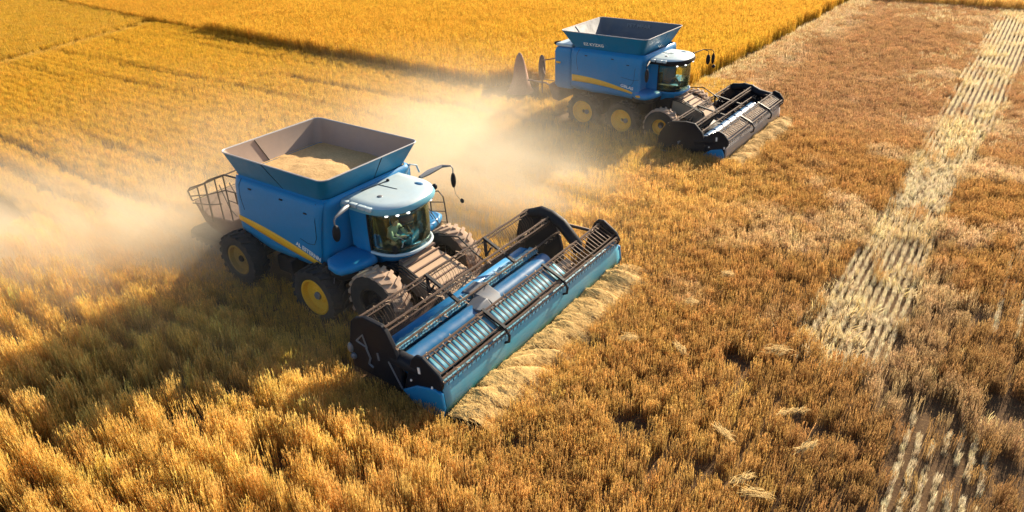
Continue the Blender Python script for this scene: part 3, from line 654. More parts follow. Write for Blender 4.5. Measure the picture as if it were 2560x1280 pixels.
# ------------------------------------------------------------------ cone shaped stack
b=MB(); prof=[(.98,-.05),(.80,.15),(.62,.5),(.5,.9),(.40,1.35),(.29,1.75),(.17,2.0),(.06,2.1),(.01,2.11)]
rings=[]
for r,h in prof:
    rings.append([(r*(1+.06*math.sin(3*a+h*2)+.03*random.uniform(-1,1))*math.cos(a)*.78,r*(1+.06*math.sin(2*a+h))*math.sin(a)*.78,h) for a in [2*math.pi*k/28 for k in range(28)]])
b.loft(rings); st=b.build('straw_stack','cone',angle=80); st.location=(.72,39.0,0)
tag(st,'tall reddish brown cone shaped stack standing behind the farther harvester at the crop edge','stack')
# ------------------------------------------------------------------ flattened straw in front of the cutter bars
def swath(frame,x0,y0,y1,reach,seed,label):
    r=random.Random(seed); ny=int((y1-y0)/.03); nx=30; rows=[]
    ys=np.linspace(y0,y1,ny); bd=[y0-1.2]
    while bd[-1]<y1+1: bd.append(bd[-1]+r.uniform(.40,.85))
    pr=[(r.uniform(.6,1.2),r.uniform(.09,.20),r.uniform(-.04,.05)) for _ in bd]
    nz=lambda a,c,q:float(fbm(np.array([a]),np.array([c]),q,3,1.)[0])
    for i in range(nx):
        t=i/(nx-1); row=[]
        wv=fbm(ys*1.3,np.full_like(ys,t*1.5),seed+60,3,1.)-.5; fw_=fbm(ys*9,np.full_like(ys,t*1.2),seed+61,3,1.)-.5
        for q,y in enumerate(ys):
            sk=y-t*.55-.22*math.sin(t*2.2+y*.7)+.25*wv[q]
            k=max(n_ for n_ in range(len(bd)) if bd[n_]<=sk or n_==0); u=(sk-bd[k])/((bd[k+1] if k+1<len(bd) else bd[k]+.7)-bd[k])
            L,A_,dz=pr[k]; u=min(max(u,0),1)
            saw=u**.75*(1-max(0,(u-.86)/.14)**1.3)
            z=.17+dz+A_*saw*(1-.3*t)+.16*math.sin(t*2.6)-.26*t**2.4-.04*(1-t)**3
            row.append((x0+reach*L*t*(.72+.36*math.sin(math.pi*min(1,u*.85+.12))**.6),y+(u-.5)*.12*t,max(.02,z+.20*wv[q]+.06*fw_[q])))
        rows.append(row)
    b=MB(); b.loft(rows,False,False)
    for k in range(4200):
        i=min(nx-2,int(abs(r.gauss(.45,.36))*nx)); jx=r.randrange(ny-3); p=Vector(rows[i][jx]); l=r.uniform(.12,.34); a=r.gauss(-.40,.30)
        q=p+Vector((math.cos(a)*l,math.sin(a)*l*.8,r.uniform(-.05,.06))); w=Vector((-math.sin(a),math.cos(a),0))*r.uniform(.003,.007); up=Vector((0,0,.008+r.random()*.05))
        b.add([p-w+up,p+w+up,q+w*.6+up,q-w*.6+up],[(0,1,2,3)])
    o=b.build('flattened_straw','swath',angle=70); o.location=(frame[0],frame[1],0); o.rotation_euler=(0,0,frame[2])
    tag(o,label,'straw',kind='stuff')
swath(NEAR,4.14,-3.42,4.75,1.35,3,'pale waves of flattened straw spilling before the front harvester\'s cutter bar')
swath(FAR,3.80,-3.3,3.5,1.25,5,'pale flattened straw lying before the cutter bar of the farther harvester')
# ------------------------------------------------------------------ camera
cam=bpy.data.cameras.new('camera'); co=bpy.data.objects.new('camera',cam); COL.objects.link(co); scene.camera=co
cam.sensor_width=36; cam.lens=25.284; cam.clip_start=.1; cam.clip_end=2000
PITCH=R(28.613); ROLL=R(-1.637)
co.location=(0,0,11.004)
fw=Vector((0,math.cos(PITCH),-math.sin(PITCH))); rt=Vector((1,0,0)); up=rt.cross(fw)
rt2=rt*math.cos(ROLL)+up*math.sin(ROLL); up2=-rt*math.sin(ROLL)+up*math.cos(ROLL)
co.rotation_euler=Matrix((rt2,up2,-fw)).transposed().to_euler()
# ------------------------------------------------------------------ crops
SRC=bpy.data.collections.new('crop_tufts')   # not linked to the scene: only instanced
def crop_mat():
    m,nt=new_mat('crop_straw'); o=nd(nt,'ShaderNodeOutputMaterial')
    at=nd(nt,'ShaderNodeAttribute',attribute_type='INSTANCER',attribute_name='tint')
    pt=nd(nt,'ShaderNodeAttribute',attribute_type='GEOMETRY',attribute_name='tone')
    c=mixc(nt,1.0,at.outputs['Color'],pt.outputs['Color'],'MULTIPLY')
    d=nd(nt,'ShaderNodeBsdfDiffuse'); t=nd(nt,'ShaderNodeBsdfTranslucent'); nt.links.new(c,d.inputs[0]); nt.links.new(c,t.inputs[0])
    mx=nd(nt,'ShaderNodeMixShader'); mx.inputs[0].default_value=.6; nt.links.new(d.outputs[0],mx.inputs[1]); nt.links.new(t.outputs[0],mx.inputs[2])
    nt.links.new(mx.outputs[0],o.inputs[0]); return m
CM=crop_mat()
def tuft(name,n,ear,rad,seed):
    r=random.Random(seed); V=[];F=[];T=[]
    def quad(a,b_,w,tone,tip=.5):
        a=Vector(a);b_=Vector(b_); s=Vector((math.cos(w[1]),math.sin(w[1]),0))*w[0]
        i=len(V); V.extend([a-s,a+s,b_+s*tip,b_-s*tip]); F.append((i,i+1,i+2,i+3)); T.extend([tone]*4)
    for k in range(n):
        a=r.uniform(0,6.283); d=rad*math.sqrt(r.random()); bx,by=d*math.cos(a),d*math.sin(a)
        h=r.uniform(.72,1.06); ln=r.uniform(.01,.075); la=r.uniform(0,6.283)
        mid=(bx+ln*.3*math.cos(la),by+ln*.3*math.sin(la),h*.55); tp=(bx+ln*math.cos(la),by+ln*math.sin(la),h)
        tone=r.uniform(.55,1.0); hue=r.uniform(.93,1.04)
        w=(r.uniform(.0035,.0065),r.uniform(0,6.283)); quad((bx,by,0),mid,w,tone*.85,1); quad(mid,tp,w,tone)
        if r.random()<.35:   # leaf
            q=r.uniform(.2,.6)*h; la2=r.uniform(0,6.283); l=r.uniform(.05,.12)
            quad((bx,by,q),(bx+l*.6*math.cos(la2),by+l*.6*math.sin(la2),q+r.uniform(.0,.12)),(.005,la2+1.57),tone*.9,.3)
        if ear:
            for e in range(5):
                tt=r.uniform(.74,1.03); cx=bx+ln*math.cos(la)*tt; cy=by+ln*math.sin(la)*tt; cz=h*tt
                a2=r.uniform(0,6.283); l=r.uniform(.04,.085)
                quad((cx,cy,cz),(cx+.018*math.cos(a2),cy+.018*math.sin(a2),cz+l),(r.uniform(.005,.009),a2+1.57),tone*r.uniform(1.0,1.35),.5)
    me=bpy.data.meshes.new(name); me.from_pydata([tuple(v) for v in V],[],F); me.materials.append(CM)
    at=me.attributes.new('tone','FLOAT_COLOR','POINT'); at.data.foreach_set('color',[c for t in T for c in(t,t*.985,t*.95,1)])
    o=bpy.data.objects.new(name,me); SRC.objects.link(o); return o
for k in range(6): tuft('tuft_%02d'%k,26,True,.20,100+k)       # 0-5 eared
for k in range(6,10): tuft('tuft_%02d'%k,18,False,.15,200+k)   # 6-9 cut stalks
GN=None
def scatter_group():
    ng=bpy.data.node_groups.new('scatter_tufts','GeometryNodeTree')
    ng.interface.new_socket('Geometry',in_out='INPUT',socket_type='NodeSocketGeometry'); ng.interface.new_socket('Geometry',in_out='OUTPUT',socket_type='NodeSocketGeometry')
    i=ng.nodes.new('NodeGroupInput'); o=ng.nodes.new('NodeGroupOutput'); ip=ng.nodes.new('GeometryNodeInstanceOnPoints')
    ci=ng.nodes.new('GeometryNodeCollectionInfo'); ci.inputs['Collection'].default_value=SRC; ci.inputs['Separate Children'].default_value=True; ci.inputs['Reset Children'].default_value=True
    def attr(n,t):
        a=ng.nodes.new('GeometryNodeInputNamedAttribute'); a.data_type=t; a.inputs['Name'].default_value=n; return a.outputs[0]
    ng.links.new(i.outputs[0],ip.inputs['Points']); ng.links.new(ci.outputs[0],ip.inputs['Instance']); ip.inputs['Pick Instance'].default_value=True
    ng.links.new(attr('variant','INT'),ip.inputs['Instance Index']); ng.links.new(attr('rot','FLOAT_VECTOR'),ip.inputs['Rotation']); ng.links.new(attr('scl','FLOAT_VECTOR'),ip.inputs['Scale'])
    ng.links.new(ip.outputs[0],o.inputs[0]); return ng
GN=scatter_group()
def scatter(name,label,cat,xy,w,h,col,var,tilt=.10):
    """xy in the field's own frame (x along the machines' heading)"""
    n=len(xy); tilt=tilt*.5; c,s=math.cos(NEAR[2]),math.sin(NEAR[2])
    P=np.zeros((n,3)); P[:,0]=NEAR[0]+xy[:,0]*c-xy[:,1]*s; P[:,1]=NEAR[1]+xy[:,0]*s+xy[:,1]*c
    me=bpy.data.meshes.new(name); me.vertices.add(n); me.vertices.foreach_set('co',P.ravel())
    rot=np.stack([rng.normal(0,tilt,n),rng.normal(0,tilt,n),rng.uniform(0,6.283,n)],1); scl=np.stack([w,w,h],1)
    for nm,t,a,key in(('rot','FLOAT_VECTOR',rot,'vector'),('scl','FLOAT_VECTOR',scl,'vector'),('tint','FLOAT_COLOR',np.concatenate([col,np.ones((n,1))],1),'color'),('variant','INT',var.astype(np.int32),'value')):
        at=me.attributes.new(nm,t,'POINT'); at.data.foreach_set(key,np.ascontiguousarray(a).ravel())
    o=bpy.data.objects.new(name,me); COL.objects.link(o)
    q=o.modifiers.new('scatter','NODES'); q.node_group=GN
    tag(o,label,cat,kind='stuff'); return o
def project(xy,z=.5):
    c,s=math.cos(NEAR[2]),math.sin(NEAR[2])
    X=NEAR[0]+xy[:,0]*c-xy[:,1]*s; Y=NEAR[1]+xy[:,0]*s+xy[:,1]*c
    d=np.stack([X,Y,np.full_like(X,z-11.004)],1)
    zz=d@np.array(fw); u=d@np.array(rt2)/np.maximum(zz,.1)*1798; v=d@np.array(up2)/np.maximum(zz,.1)*1798
    return u,v,zz
def candidates(x0,x1,y0,y1,sp,jit=.5):
    gx,gy=np.meshgrid(np.arange(x0,x1,sp),np.arange(y0,y1,sp)); p=np.stack([gx.ravel(),gy.ravel()],1)
    p=p+rng.uniform(-jit,jit,p.shape)*sp
    u,v,zz=project(p); k=(zz>2)&(np.abs(u)<1280*1.65)&(np.abs(v)<640*1.6)
    return p[k],zz[k]
def sstep(a,b,x): t=np.clip((x-a)/(b-a),0,1); return t*t*(3-2*t)
def edge_y(x): return np.where(x<-10,18.3+(-10-x)*.06,np.where(x<-7.2,18.3+0*x,20.75+0*x))+.25*(fbm(x,x*0,41,3,.6)-.5)
def in_block(x,y): return (y>edge_y(x))&(x<-1.85+.030*(y-21)+.5*(fbm(y,y*0,43,3,.5)-.5))
def far_block(x,y): return (y>56.5+.6*(fbm(x,x*0,44,3,.5)-.5))&~in_block(x,y)
def west_block(x,y): return (x<-44.6-.35*(y-10))&~in_block(x,y)
cF,sF=math.cos(FAR[2]-NEAR[2]),math.sin(FAR[2]-NEAR[2])
dx,dy=FAR[0]-NEAR[0],FAR[1]-NEAR[1]; FX=dx*math.cos(NEAR[2])+dy*math.sin(NEAR[2]); FY=-dx*math.sin(NEAR[2])+dy*math.cos(NEAR[2])
def farxy(x,y): return (x-FX)*cF+(y-FY)*sF,-(x-FX)*sF+(y-FY)*cF
def on_machine(x,y):
    a=((x>1.1)&(x<4.35)&(y>-3.6)&(y<3.65+1.1*(x>2.9)))|((x>-5.2)&(x<1.3)&(np.abs(y)<1.6))
    for wx,wy in((-4.85,1.95),(-1.45,1.98),(.35,1.5)): a|=(np.abs(x-wx)<.75)&(np.abs(np.abs(y)-wy)<.38)
    fx,fy=farxy(x,y)
    a|=((fx>.8)&(fx<4.0)&(fy>-3.5)&(fy<3.5))|((fx>-5.5)&(fx<1.)&(np.abs(fy)<2.3))
    a|=((x+9.4)/1.9)**2+((y-18.6)/1.9)**2<1
    return a
def on_swath(x,y):
    fx,fy=farxy(x,y); return ((x>3.9)&(x<5.25)&(y>-3.55)&(y<4.4))|((fx>3.6)&(fx<4.85)&(fy>-3.5)&(fy<3.4))
GAPS=[(7.7,-1.5,.33,.62),(2.3,-6.8,.35,.6),(-.3,-6.9,.5,.6),(10.8,15.0,.5,.4),(11.8,4.9,.5,.5),(11.3,.6,.4,.6),(14.4,3.6,.8,.5),(8.7,6.4,.3,.4),(11.4,5.1,.4,.4),(12.9,.6,.5,.5),(-1.9,-6.9,.8,.5),(9,2,.35,.5),(5.6,.8,.25,.5),(13.5,7.5,.6,.4),(12.3,3.0,.4,.4),(10.4,1.0,.3,.4),(14.8,1.6,.6,.6),(9.6,-1.8,.3,.4),(6.1,-3.2,.25,.4)]
def gapmask(x,y):
    k=np.zeros(x.shape,bool)
    for gx_,gy_,a,b_ in GAPS: k|=((x-gx_)/b_)**2+((y-gy_)/a)**2<1
    return k
GOLD=np.array((.79,.50,.062)); LGOLD=np.array((.80,.54,.13)); OAT=np.array((.97,.66,.20)); BROWN=np.array((.60,.345,.12)); MAUVE=np.array((.68,.42,.22)); PALE=np.array((.97,.79,.50)); DARK=np.array((.42,.26,.115))
def lerp(a,b,t): return a[None]*(1-t[:,None])+b[None]*t[:,None]
def vary(col,amt=.16): return np.clip(col*(1+rng.normal(0,amt*.6,(len(col),1)))*(1+rng.normal(0,.03,col.shape)),.01,1)
# --- A: the tall uncut block behind
p,d=candidates(-80,4,16,90,.22); x,y=p.T; k=in_block(x,y)&~on_machine(x,y); p=p[k];x,y=p.T
nz=fbm(x,y,11,4,.35); h=(1.02+.18*(nz-.5))*np.where(x<-40,.62,1.)
col=vary(lerp(GOLD,np.array((.80,.46,.07)),np.clip(.5+1.2*(fbm(x,y,12,3,.09)-.5),0,1)),.13)
scatter('golden_wheat','tall golden uncut wheat filling the block behind the farther harvester','wheat',p,rng.uniform(.75,1.05,len(p)),h*rng.uniform(.88,1.08,len(p)),col,rng.integers(0,6,len(p)))
# --- A2: crop beyond the far end and at the far left
p,d=candidates(-80,60,-10,95,.30); x,y=p.T; k=(far_block(x,y)|west_block(x,y)); p=p[k];x,y=p.T
fb=far_block(x,y)&(x>-2)
col=vary(np.where(fb[:,None],lerp(OAT,BROWN,rng.random(len(p))*.5),lerp(GOLD,LGOLD,rng.random(len(p))*.5)),.13)
scatter('standing_wheat','standing wheat beyond the far ends of the cut field','wheat',p,rng.uniform(.9,1.3,len(p)),np.where(fb,.85,.46)*rng.uniform(.85,1.1,len(p)),col,rng.integers(0,6,len(p)))
# --- B: cut golden field, rows along the heading
p,d=candidates(-62,1.6,-3.6,26,.20); x,y=p.T
k=(y>-3.4+.5*(fbm(x,y,5,3,.5)-.5)*2)&~in_block(x,y)&~west_block(x,y)&~on_machine(x,y)&(x<1.35+.4*(fbm(y,y*0,6,3,.7)-.5)); p=p[k];x,y=p.T
rut=np.zeros(len(p)); yy_=-4.; lr=np.random.default_rng(77)
while yy_<20:
    yy_+=lr.uniform(.7,2.6); wd_=lr.uniform(.13,.26); am=lr.uniform(.6,1.); sd=int(lr.integers(100,900))
    rut=np.maximum(rut,am*np.exp(-((y-yy_-.5*(fbm(x,x*0,sd,2,.12)-.5)*2)/wd_)**2)*sstep(.38,.58,fbm(x,x*0,sd+1,2,.07)))
row=.5+.5*np.sin(y*2*math.pi/.62+1.5*fbm(x,y,9,2,.2)*3)
keep=rng.random(len(p))>np.clip(rut*1.0+.2*(row<.25),0,.95); p=p[keep];x,y=p.T;rut=rut[keep];row=row[keep]
sw=fbm(x,y,10,4,.10); track=np.exp(-((x+43.2+.33*(y-7))/.9)**2)
h=(.34+.12*row+.08*(sw-.5)-.20*rut)*(1-.35*track)
col=1.06*lerp(GOLD,LGOLD,np.clip(sstep(-34,-8,x)*.85+.8*(sw-.5)+.8*track,0,1)); col=lerp(np.array((1.,1,1)),np.array((.55,.42,.36)),np.clip(rut,0,1))*col
scatter('cut_wheat','short golden cut wheat in rows behind the front harvester','wheat stubble',p,rng.uniform(.65,.95,len(p)),np.clip(h,.12,1)*rng.uniform(.85,1.15,len(p)),vary(col,.13),np.where(rng.random(len(p))<.75,rng.integers(0,6,len(p)),rng.integers(6,10,len(p))))
# --- C/D: uncut oats in the foreground and to the right
def strip(x,y):
    s1=(x>9.95+.7*(fbm(y,y*0,46,4,.9)-.5)+rng.normal(0,.10,len(x)))&(x<11.75+.022*y+.8*(fbm(y,y*0,47,4,.9)-.5)+rng.normal(0,.12,len(x)))&(rng.random(len(x))<.90+.2*(fbm(x,y,48,3,.6)>.42))&(y>3.6+.8*(fbm(x,y*0,21,3,1.5)-.5)*2)&(y<57)
    s2=(x>12.6+rng.normal(0,.12,len(x)))&(x<14.3+rng.normal(0,.15,len(x)))&(y>-2)&(y<2.6+.8*np.sin(x*3)); s3=(x>13.8)&(x<15.2)&(y>7)&(y<13)
    return s1,s2,s3
p,d=candidates(-14,42,-12,62,.15); x,y=p.T
sp=np.clip((d-14)/30,0,1)                       # thin out with distance, tufts widen
k=rng.random(len(p))>sp*.62; p=p[k];d=d[k];x,y=p.T
zone=((y<-3.4+.5*(fbm(x,y,5,3,.5)-.5)*2)|(x>np.where(y>20.7,-1.5+.03*(y-21),1.35)+.4*(fbm(y,y*0,6,3,.7)-.5)))&~in_block(x,y)&~far_block(x,y)&~on_machine(x,y)&~on_swath(x,y)
s1,s2,s3=strip(x,y); zone&=~s1&~(s2&(rng.random(len(p))<.93))&~(s3&(rng.random(len(p))<.6))
zone&=~(gapmask(x,y)&(rng.random(len(p))<.93))
p=p[zone];d=d[zone];x,y=p.T
cl=fbm(x,y,22,3,1.0); big=fbm(x,y,23,3,.16); fine=fbm(x,y,27,2,3.0)
near_=sstep(-3.3,-5.6,y)*sstep(8.5,4.5,x)        # tall clumpy foreground
rowm=.5+.5*np.sin(x*2*math.pi/.47+2*fbm(x,y,24,2,.3)); roww=sstep(6.5,9.5,x)*sstep(14,6,y)
rowf=.5+.5*np.sin(y*2*math.pi/.68+2.2*fbm(x,y,28,2,.25)); dens=1-(.34*near_+.08)*sstep(.48,.34,cl)-.75*near_*sstep(.36,.10,rowf)-.85*roww*sstep(.5,.15,rowm)-.22*sstep(.44,.34,fine)
k=rng.random(len(p))<dens; p=p[k];d=d[k];x,y=p.T; cl=cl[k];fine=fine[k];big=big[k];near_=near_[k];rowm=rowm[k];roww=roww[k]
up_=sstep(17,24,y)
clc=sstep(.36,.60,cl); rowf=.5+.5*np.sin(y*2*math.pi/.68+2.2*fbm(x,y,28,2,.25)); h=(.46-.02*near_+(.26*near_+.06*(1-near_))*clc+.34*near_*rowf+.08*(big-.5)+(.24*near_+.12*(1-near_))*(fine-.5))*(1-.38*up_)*(1-.5*roww*(1-rowm))
hn=np.exp(-(np.maximum(0,np.abs(x-4)-2.2)**2+np.maximum(0,np.abs(y-.6)-4.6)**2)/.8); h=h*(1-hn)+np.minimum(h,.42)*hn
t=np.clip((x+.20*y-1.5)/8.5+.9*(big-.5)+.25*rng.normal(0,1,len(x))*.5,0,1); t=np.maximum(t,up_*.8)
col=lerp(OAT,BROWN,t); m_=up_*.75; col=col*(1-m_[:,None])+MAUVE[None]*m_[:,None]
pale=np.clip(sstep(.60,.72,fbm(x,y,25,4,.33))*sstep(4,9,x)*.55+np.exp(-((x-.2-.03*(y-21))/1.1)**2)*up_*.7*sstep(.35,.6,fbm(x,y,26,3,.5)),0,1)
col=col*(1-pale[:,None])+PALE[None]*pale[:,None]
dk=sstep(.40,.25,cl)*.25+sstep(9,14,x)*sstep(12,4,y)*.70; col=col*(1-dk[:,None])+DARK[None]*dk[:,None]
w=rng.uniform(.62,.85,len(p))*(1+.6*np.clip((d-14)/30,0,1))
gold=(t<.45)&(y<8)
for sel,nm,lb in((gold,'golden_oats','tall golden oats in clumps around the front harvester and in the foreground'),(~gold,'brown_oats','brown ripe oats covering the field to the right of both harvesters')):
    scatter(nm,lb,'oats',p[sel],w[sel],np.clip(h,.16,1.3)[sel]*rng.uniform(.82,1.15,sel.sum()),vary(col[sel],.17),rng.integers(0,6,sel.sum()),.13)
# --- pale cut rows
def rows_of(x0,x1,y0,y1,dx_,seed):
    out=[]
    xs=np.arange(x0,x1,dx_)
    for i,xx in enumerate(xs):
        yy=np.arange(y0,y1,.042); yy=yy+rng.uniform(-.02,.02,len(yy)); out.append(np.stack([xx+rng.normal(0,.016,len(yy))+.02*np.sin(yy*.3+seed),yy],1))
    return np.concatenate(out)
p=np.concatenate([rows_of(10.0,11.9,3.0,24,.20,1),rows_of(10.0,12.4,24,57,.235,1),rows_of(12.75,14.2,-2,2.5,.24,2),rows_of(13.9,15.1,7,13,.26,3)])
u,v,zz=project(p); k=(np.abs(u)<1280*1.65)&(np.abs(v)<640*1.6)&(zz>2); x,y=p.T
k&=rng.random(len(p))<np.where(fbm(x,y,31,3,.45)<.36,.7,1.); k&=(x>9.9+.6*(fbm(y,y*0,46,4,.9)-.5))|(x>12.4); k&=~((y>13.2)&(y<14.0)&(rng.random(len(p))<.75)); k&=~((x>12.4)&(rng.random(len(p))<.15))&~((x>12.4)&(fbm(x,y,52,3,1.6)<.34)); p=p[k];x,y=p.T
mess=((y>13.5)&(y<19))|((y>5.6)&(y<6.3)); p[:,0]+=np.where(mess,rng.normal(0,.16,len(p)),0)
scatter('stubble_rows','pale straight rows of stubble in a strip through the brown oats','stubble',p,rng.uniform(.26,.42,len(p)),rng.uniform(.14,.28,len(p)),vary(lerp(np.array((.99,.86,.62)),PALE,rng.random(len(p))),.12),rng.integers(6,10,len(p)),.09)
# --- loose straw on the brown field near the strips and along the crop edge
p,d=candidates(-2,30,3,58,.16); x,y=p.T
e1=np.exp(-((x+1.2-.030*(y-21))/.8)**2)*(y>20.5); e2=np.exp(-((x-11.1)/1.6)**2)*sstep(.44,.58,fbm(x,y,33,3,.5))*(y>3); e3=np.exp(-((x-6)/3.)**2)*sstep(.56,.66,fbm(x,y,34,4,.22))*(y>22)
k=(rng.random(len(p))<.95*e1+.5*e2+.35*e3)&~on_machine(x,y)&~in_block(x,y)&~far_block(x,y); p=p[k]
scatter('loose_straw','loose pale straw strewn along the crop edge and beside the stubble strip','straw',p,rng.uniform(.9,1.5,len(p)),rng.uniform(.25,.45,len(p)),vary(lerp(PALE,OAT,rng.random(len(p))*.5),.15),rng.integers(6,10,len(p)),.7)
# ------------------------------------------------------------------ pale straw wisps lying on the oats
def wisp(xn,yn,z,ang,ln,wd,seed):
    r=random.Random(seed); b=MB(); ln*=.8; wd*=.85
    for k in range(60):
        t=r.gauss(0,.33); s=r.gauss(0,.35)*wd; a=ang+r.gauss(0,.35)
        c=Vector((t*ln*math.cos(ang)-s*math.sin(ang)+.12*ln*math.sin(t*3),t*ln*math.sin(ang)+s*math.cos(ang),r.uniform(0,.10)+.05*(1-abs(t))))
        l=r.uniform(.07,.17); dv=Vector((math.cos(a),math.sin(a),r.gauss(0,.25)))*l; w=Vector((-math.sin(a),math.cos(a),0))*r.uniform(.004,.007)
        b.add([c-dv-w,c-dv+w,c+dv*.2+w+Vector((0,0,.03)),c+dv*.2-w+Vector((0,0,.03)),c+dv],[(0,1,2,3),(3,2,4)])
    o=b.build('straw_wisp','swath',smooth=False); X,Y=n2w(xn,yn); o.location=(X,Y,z); o.rotation_euler=(0,0,NEAR[2]); return o
W=[((6.56,.85),.9,.28,.20,'small pale straw wisp on the oats nearest the front cutter bar'),((7.75,1.13),-.6,.34,.14,'slanting pale straw wisp just right of the wisp nearest the cutter bar'),((10.65,.31),1.0,.55,.07,'long thin curved pale straw wisp in the brown oats below the stubble strip'),
   ((11.22,-.53),1.1,.36,.11,'leaf shaped pale straw wisp beside a dark hollow in the brown oats'),((10.46,-2.07),1.2,.36,.10,'upright pale straw wisp at the bottom edge of the brown oats'),((10.78,-2.33),.3,.36,.16,'curled pale straw wisp lowest of all in the brown oats'),
   ((9.71,-1.13),-.5,.36,.14,'short pale straw wisp between the golden and the brown oats'),((7.43,5.15),.4,.18,.16,'tiny round pale straw wisp left of the stubble strip'),((9.76,2.36),.6,.42,.26,'ragged straw wisp just below the lower end of the stubble strip'),
   ((7.17,3.22),.9,.16,.2,'tiny pale straw wisp midway between the front cutter bar and the stubble strip')]
for i,((a,b_),an,ln,wd,lb) in enumerate(W):
    o=wisp(a,b_,.58,an,ln,wd,50+i); tag(o,lb,'straw wisp','pale straw wisps on the oats')
# ------------------------------------------------------------------ ground
g=MB(); n=120; S=420
xs=np.sign(np.linspace(-1,1,n))*np.abs(np.linspace(-1,1,n))**2.2*S
rows=[[(float(a),float(b_)+30,0.) for b_ in xs] for a in xs]
g.loft(rows,False,False)
def ground_mat():
    m,nt=new_mat('field_soil'); o=nd(nt,'ShaderNodeOutputMaterial'); p=nd(nt,'ShaderNodeBsdfPrincipled'); setin(p,Roughness=.95); p.inputs['Specular IOR Level'].default_value=.1
    tc=nd(nt,'ShaderNodeTexCoord').outputs['Object']
    n1=noise(nt,tc,.6,6,.6); n2=noise(nt,tc,9,5,.75); n3=noise(nt,tc,38,3,.7)
    c=mixc(nt,ramp(nt,n1,.35,.65),(.085,.05,.027),(.15,.09,.045)); c=mixc(nt,ramp(nt,n2,.54,.70,0,.8),c,(.34,.21,.085)); c=mixc(nt,ramp(nt,n3,.60,.72,0,.6),c,(.55,.37,.15))
    nt.links.new(c,p.inputs['Base Color']); bn=nd(nt,'ShaderNodeBump'); bn.inputs['Strength'].default_value=.7; bn.inputs['Distance'].default_value=.05
    nt.links.new(n2,bn.inputs['Height']); nt.links.new(bn.outputs[0],p.inputs['Normal']); nt.links.new(p.outputs[0],o.inputs[0]); return m
print('POINTS',sum(len(o.data.vertices) for o in COL.objects if o.type=='MESH' and 'scatter' in o.modifiers)); go=g.build('ground',ground_mat(),smooth=False); tag(go,'brown field soil littered with straw under the crops','ground',kind='structure')
# ------------------------------------------------------------------ dust
def dust_mat():
    m,nt=new_mat('dust'); o=nd(nt,'ShaderNodeOutputMaterial'); v=nd(nt,'ShaderNodeVolumePrincipled')
    v.inputs['Color'].default_value=(1.,.885,.69,1); v.inputs['Anisotropy'].default_value=.3
    tc=nd(nt,'ShaderNodeTexCoord').outputs['Object']; sx=nd(nt,'ShaderNodeSeparateXYZ'); nt.links.new(tc,sx.inputs[0]); X,Y,Z=sx.outputs
    def blob(cx,cy,a,rx,ry,amp,hz):
        u=math_(nt,'ADD',math_(nt,'MULTIPLY',math_(nt,'SUBTRACT',X,cx),math.cos(a)),math_(nt,'MULTIPLY',math_(nt,'SUBTRACT',Y,cy),math.sin(a)))
        w=math_(nt,'ADD',math_(nt,'MULTIPLY',math_(nt,'SUBTRACT',X,cx),-math.sin(a)),math_(nt,'MULTIPLY',math_(nt,'SUBTRACT',Y,cy),math.cos(a)))
        u=math_(nt,'POWER',math_(nt,'ABSOLUTE',math_(nt,'DIVIDE',u,rx)),2.); w=math_(nt,'POWER',math_(nt,'ABSOLUTE',math_(nt,'DIVIDE',w,ry)),2.)
        e=math_(nt,'ADD',math_(nt,'ADD',u,w),math_(nt,'DIVIDE',Z,hz))
        return math_(nt,'MULTIPLY',math_(nt,'EXPONENT',math_(nt,'MULTIPLY',e,-1.)),amp)
    tot=None
    for B_ in DUST:
        q=blob(*B_); tot=q if tot is None else math_(nt,'ADD',tot,q)
    mp=nd(nt,'ShaderNodeMapping'); mp.inputs['Rotation'].default_value=(0,0,R(-53)); mp.inputs['Scale'].default_value=(.22,1.1,.9); nt.links.new(tc,mp.inputs[0])
    n1=noise(nt,mp.outputs[0],.75,4,.6,.5); tot=math_(nt,'MULTIPLY',tot,ramp(nt,n1,.34,.66,.25,1.65))
    nt.links.new(tot,v.inputs['Density']); nt.links.new(v.outputs[0],o.inputs['Volume']); return m
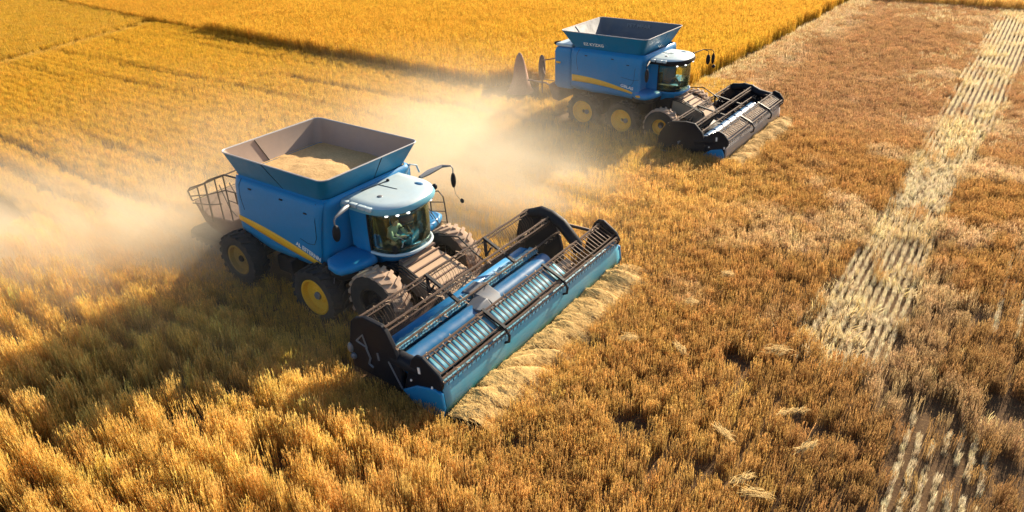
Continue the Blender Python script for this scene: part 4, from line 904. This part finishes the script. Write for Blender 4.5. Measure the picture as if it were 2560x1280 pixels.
#      cx   cy   angle   rx  ry  amp  height
DUST=[(-4.1,7.6,R(60),4.0,2.6,1.4,.95),
      (-8.0,12.0,R(20),4.0,2.6,.42,1.1),
      (-9.0,-2.9,R(45),4.0,2.2,1.2,1.0),
      (-13.2,-7.2,R(48),5.2,3.2,1.05,1.0),
      (-4.6,-5.0,R(20),4.6,2.0,.14,.7),
      (-1.2,6.4,R(50),2.8,2.0,1.05,.8),
      (-9.,4.,R(0),9.,5.,.09,1.3)]
b=MB(); b.box(-29,6.5,-17,24,.02,4.2); db=b.build('haze',dust_mat(),smooth=False); db.location=(NEAR[0],NEAR[1],0); db.rotation_euler=(0,0,NEAR[2])
tag(db,'pale drifting dust thrown up between and behind the two harvesters','dust',kind='stuff')
# ------------------------------------------------------------------ light
w=bpy.data.worlds.new('World'); scene.world=w; w.use_nodes=True; nt=w.node_tree; bg=nt.nodes['Background']
sky=nd(nt,'ShaderNodeTexSky',sky_type='NISHITA'); sky.sun_disc=False; sky.sun_elevation=SUN_EL; sky.sun_rotation=SUN_AZ; sky.air_density=1.; sky.dust_density=1.; sky.ozone_density=1.5
nt.links.new(sky.outputs[0],bg.inputs[0]); bg.inputs[1].default_value=.08
sl=bpy.data.lights.new('sun','SUN'); sl.energy=5.0; sl.angle=R(.6); sl.color=(1,.85,.64)
so=bpy.data.objects.new('sun',sl); COL.objects.link(so)
sd=Vector((math.sin(SUN_AZ)*math.cos(SUN_EL),math.cos(SUN_AZ)*math.cos(SUN_EL),math.sin(SUN_EL)))
so.rotation_euler=sd.to_track_quat('Z','Y').to_euler()
# ------------------------------------------------------------------ render settings
scene.render.engine='CYCLES'; c=scene.cycles
c.use_denoising=True; c.max_bounces=7; c.diffuse_bounces=3; c.glossy_bounces=3; c.transmission_bounces=4; c.volume_bounces=2; c.transparent_max_bounces=10
c.volume_step_rate=1.; c.volume_max_steps=128; c.caustics_reflective=False; c.caustics_refractive=False
scene.view_settings.view_transform='Standard'; scene.view_settings.look='None'; scene.view_settings.exposure=1.08; scene.view_settings.gamma=1; scene.view_settings.use_curve_mapping=False
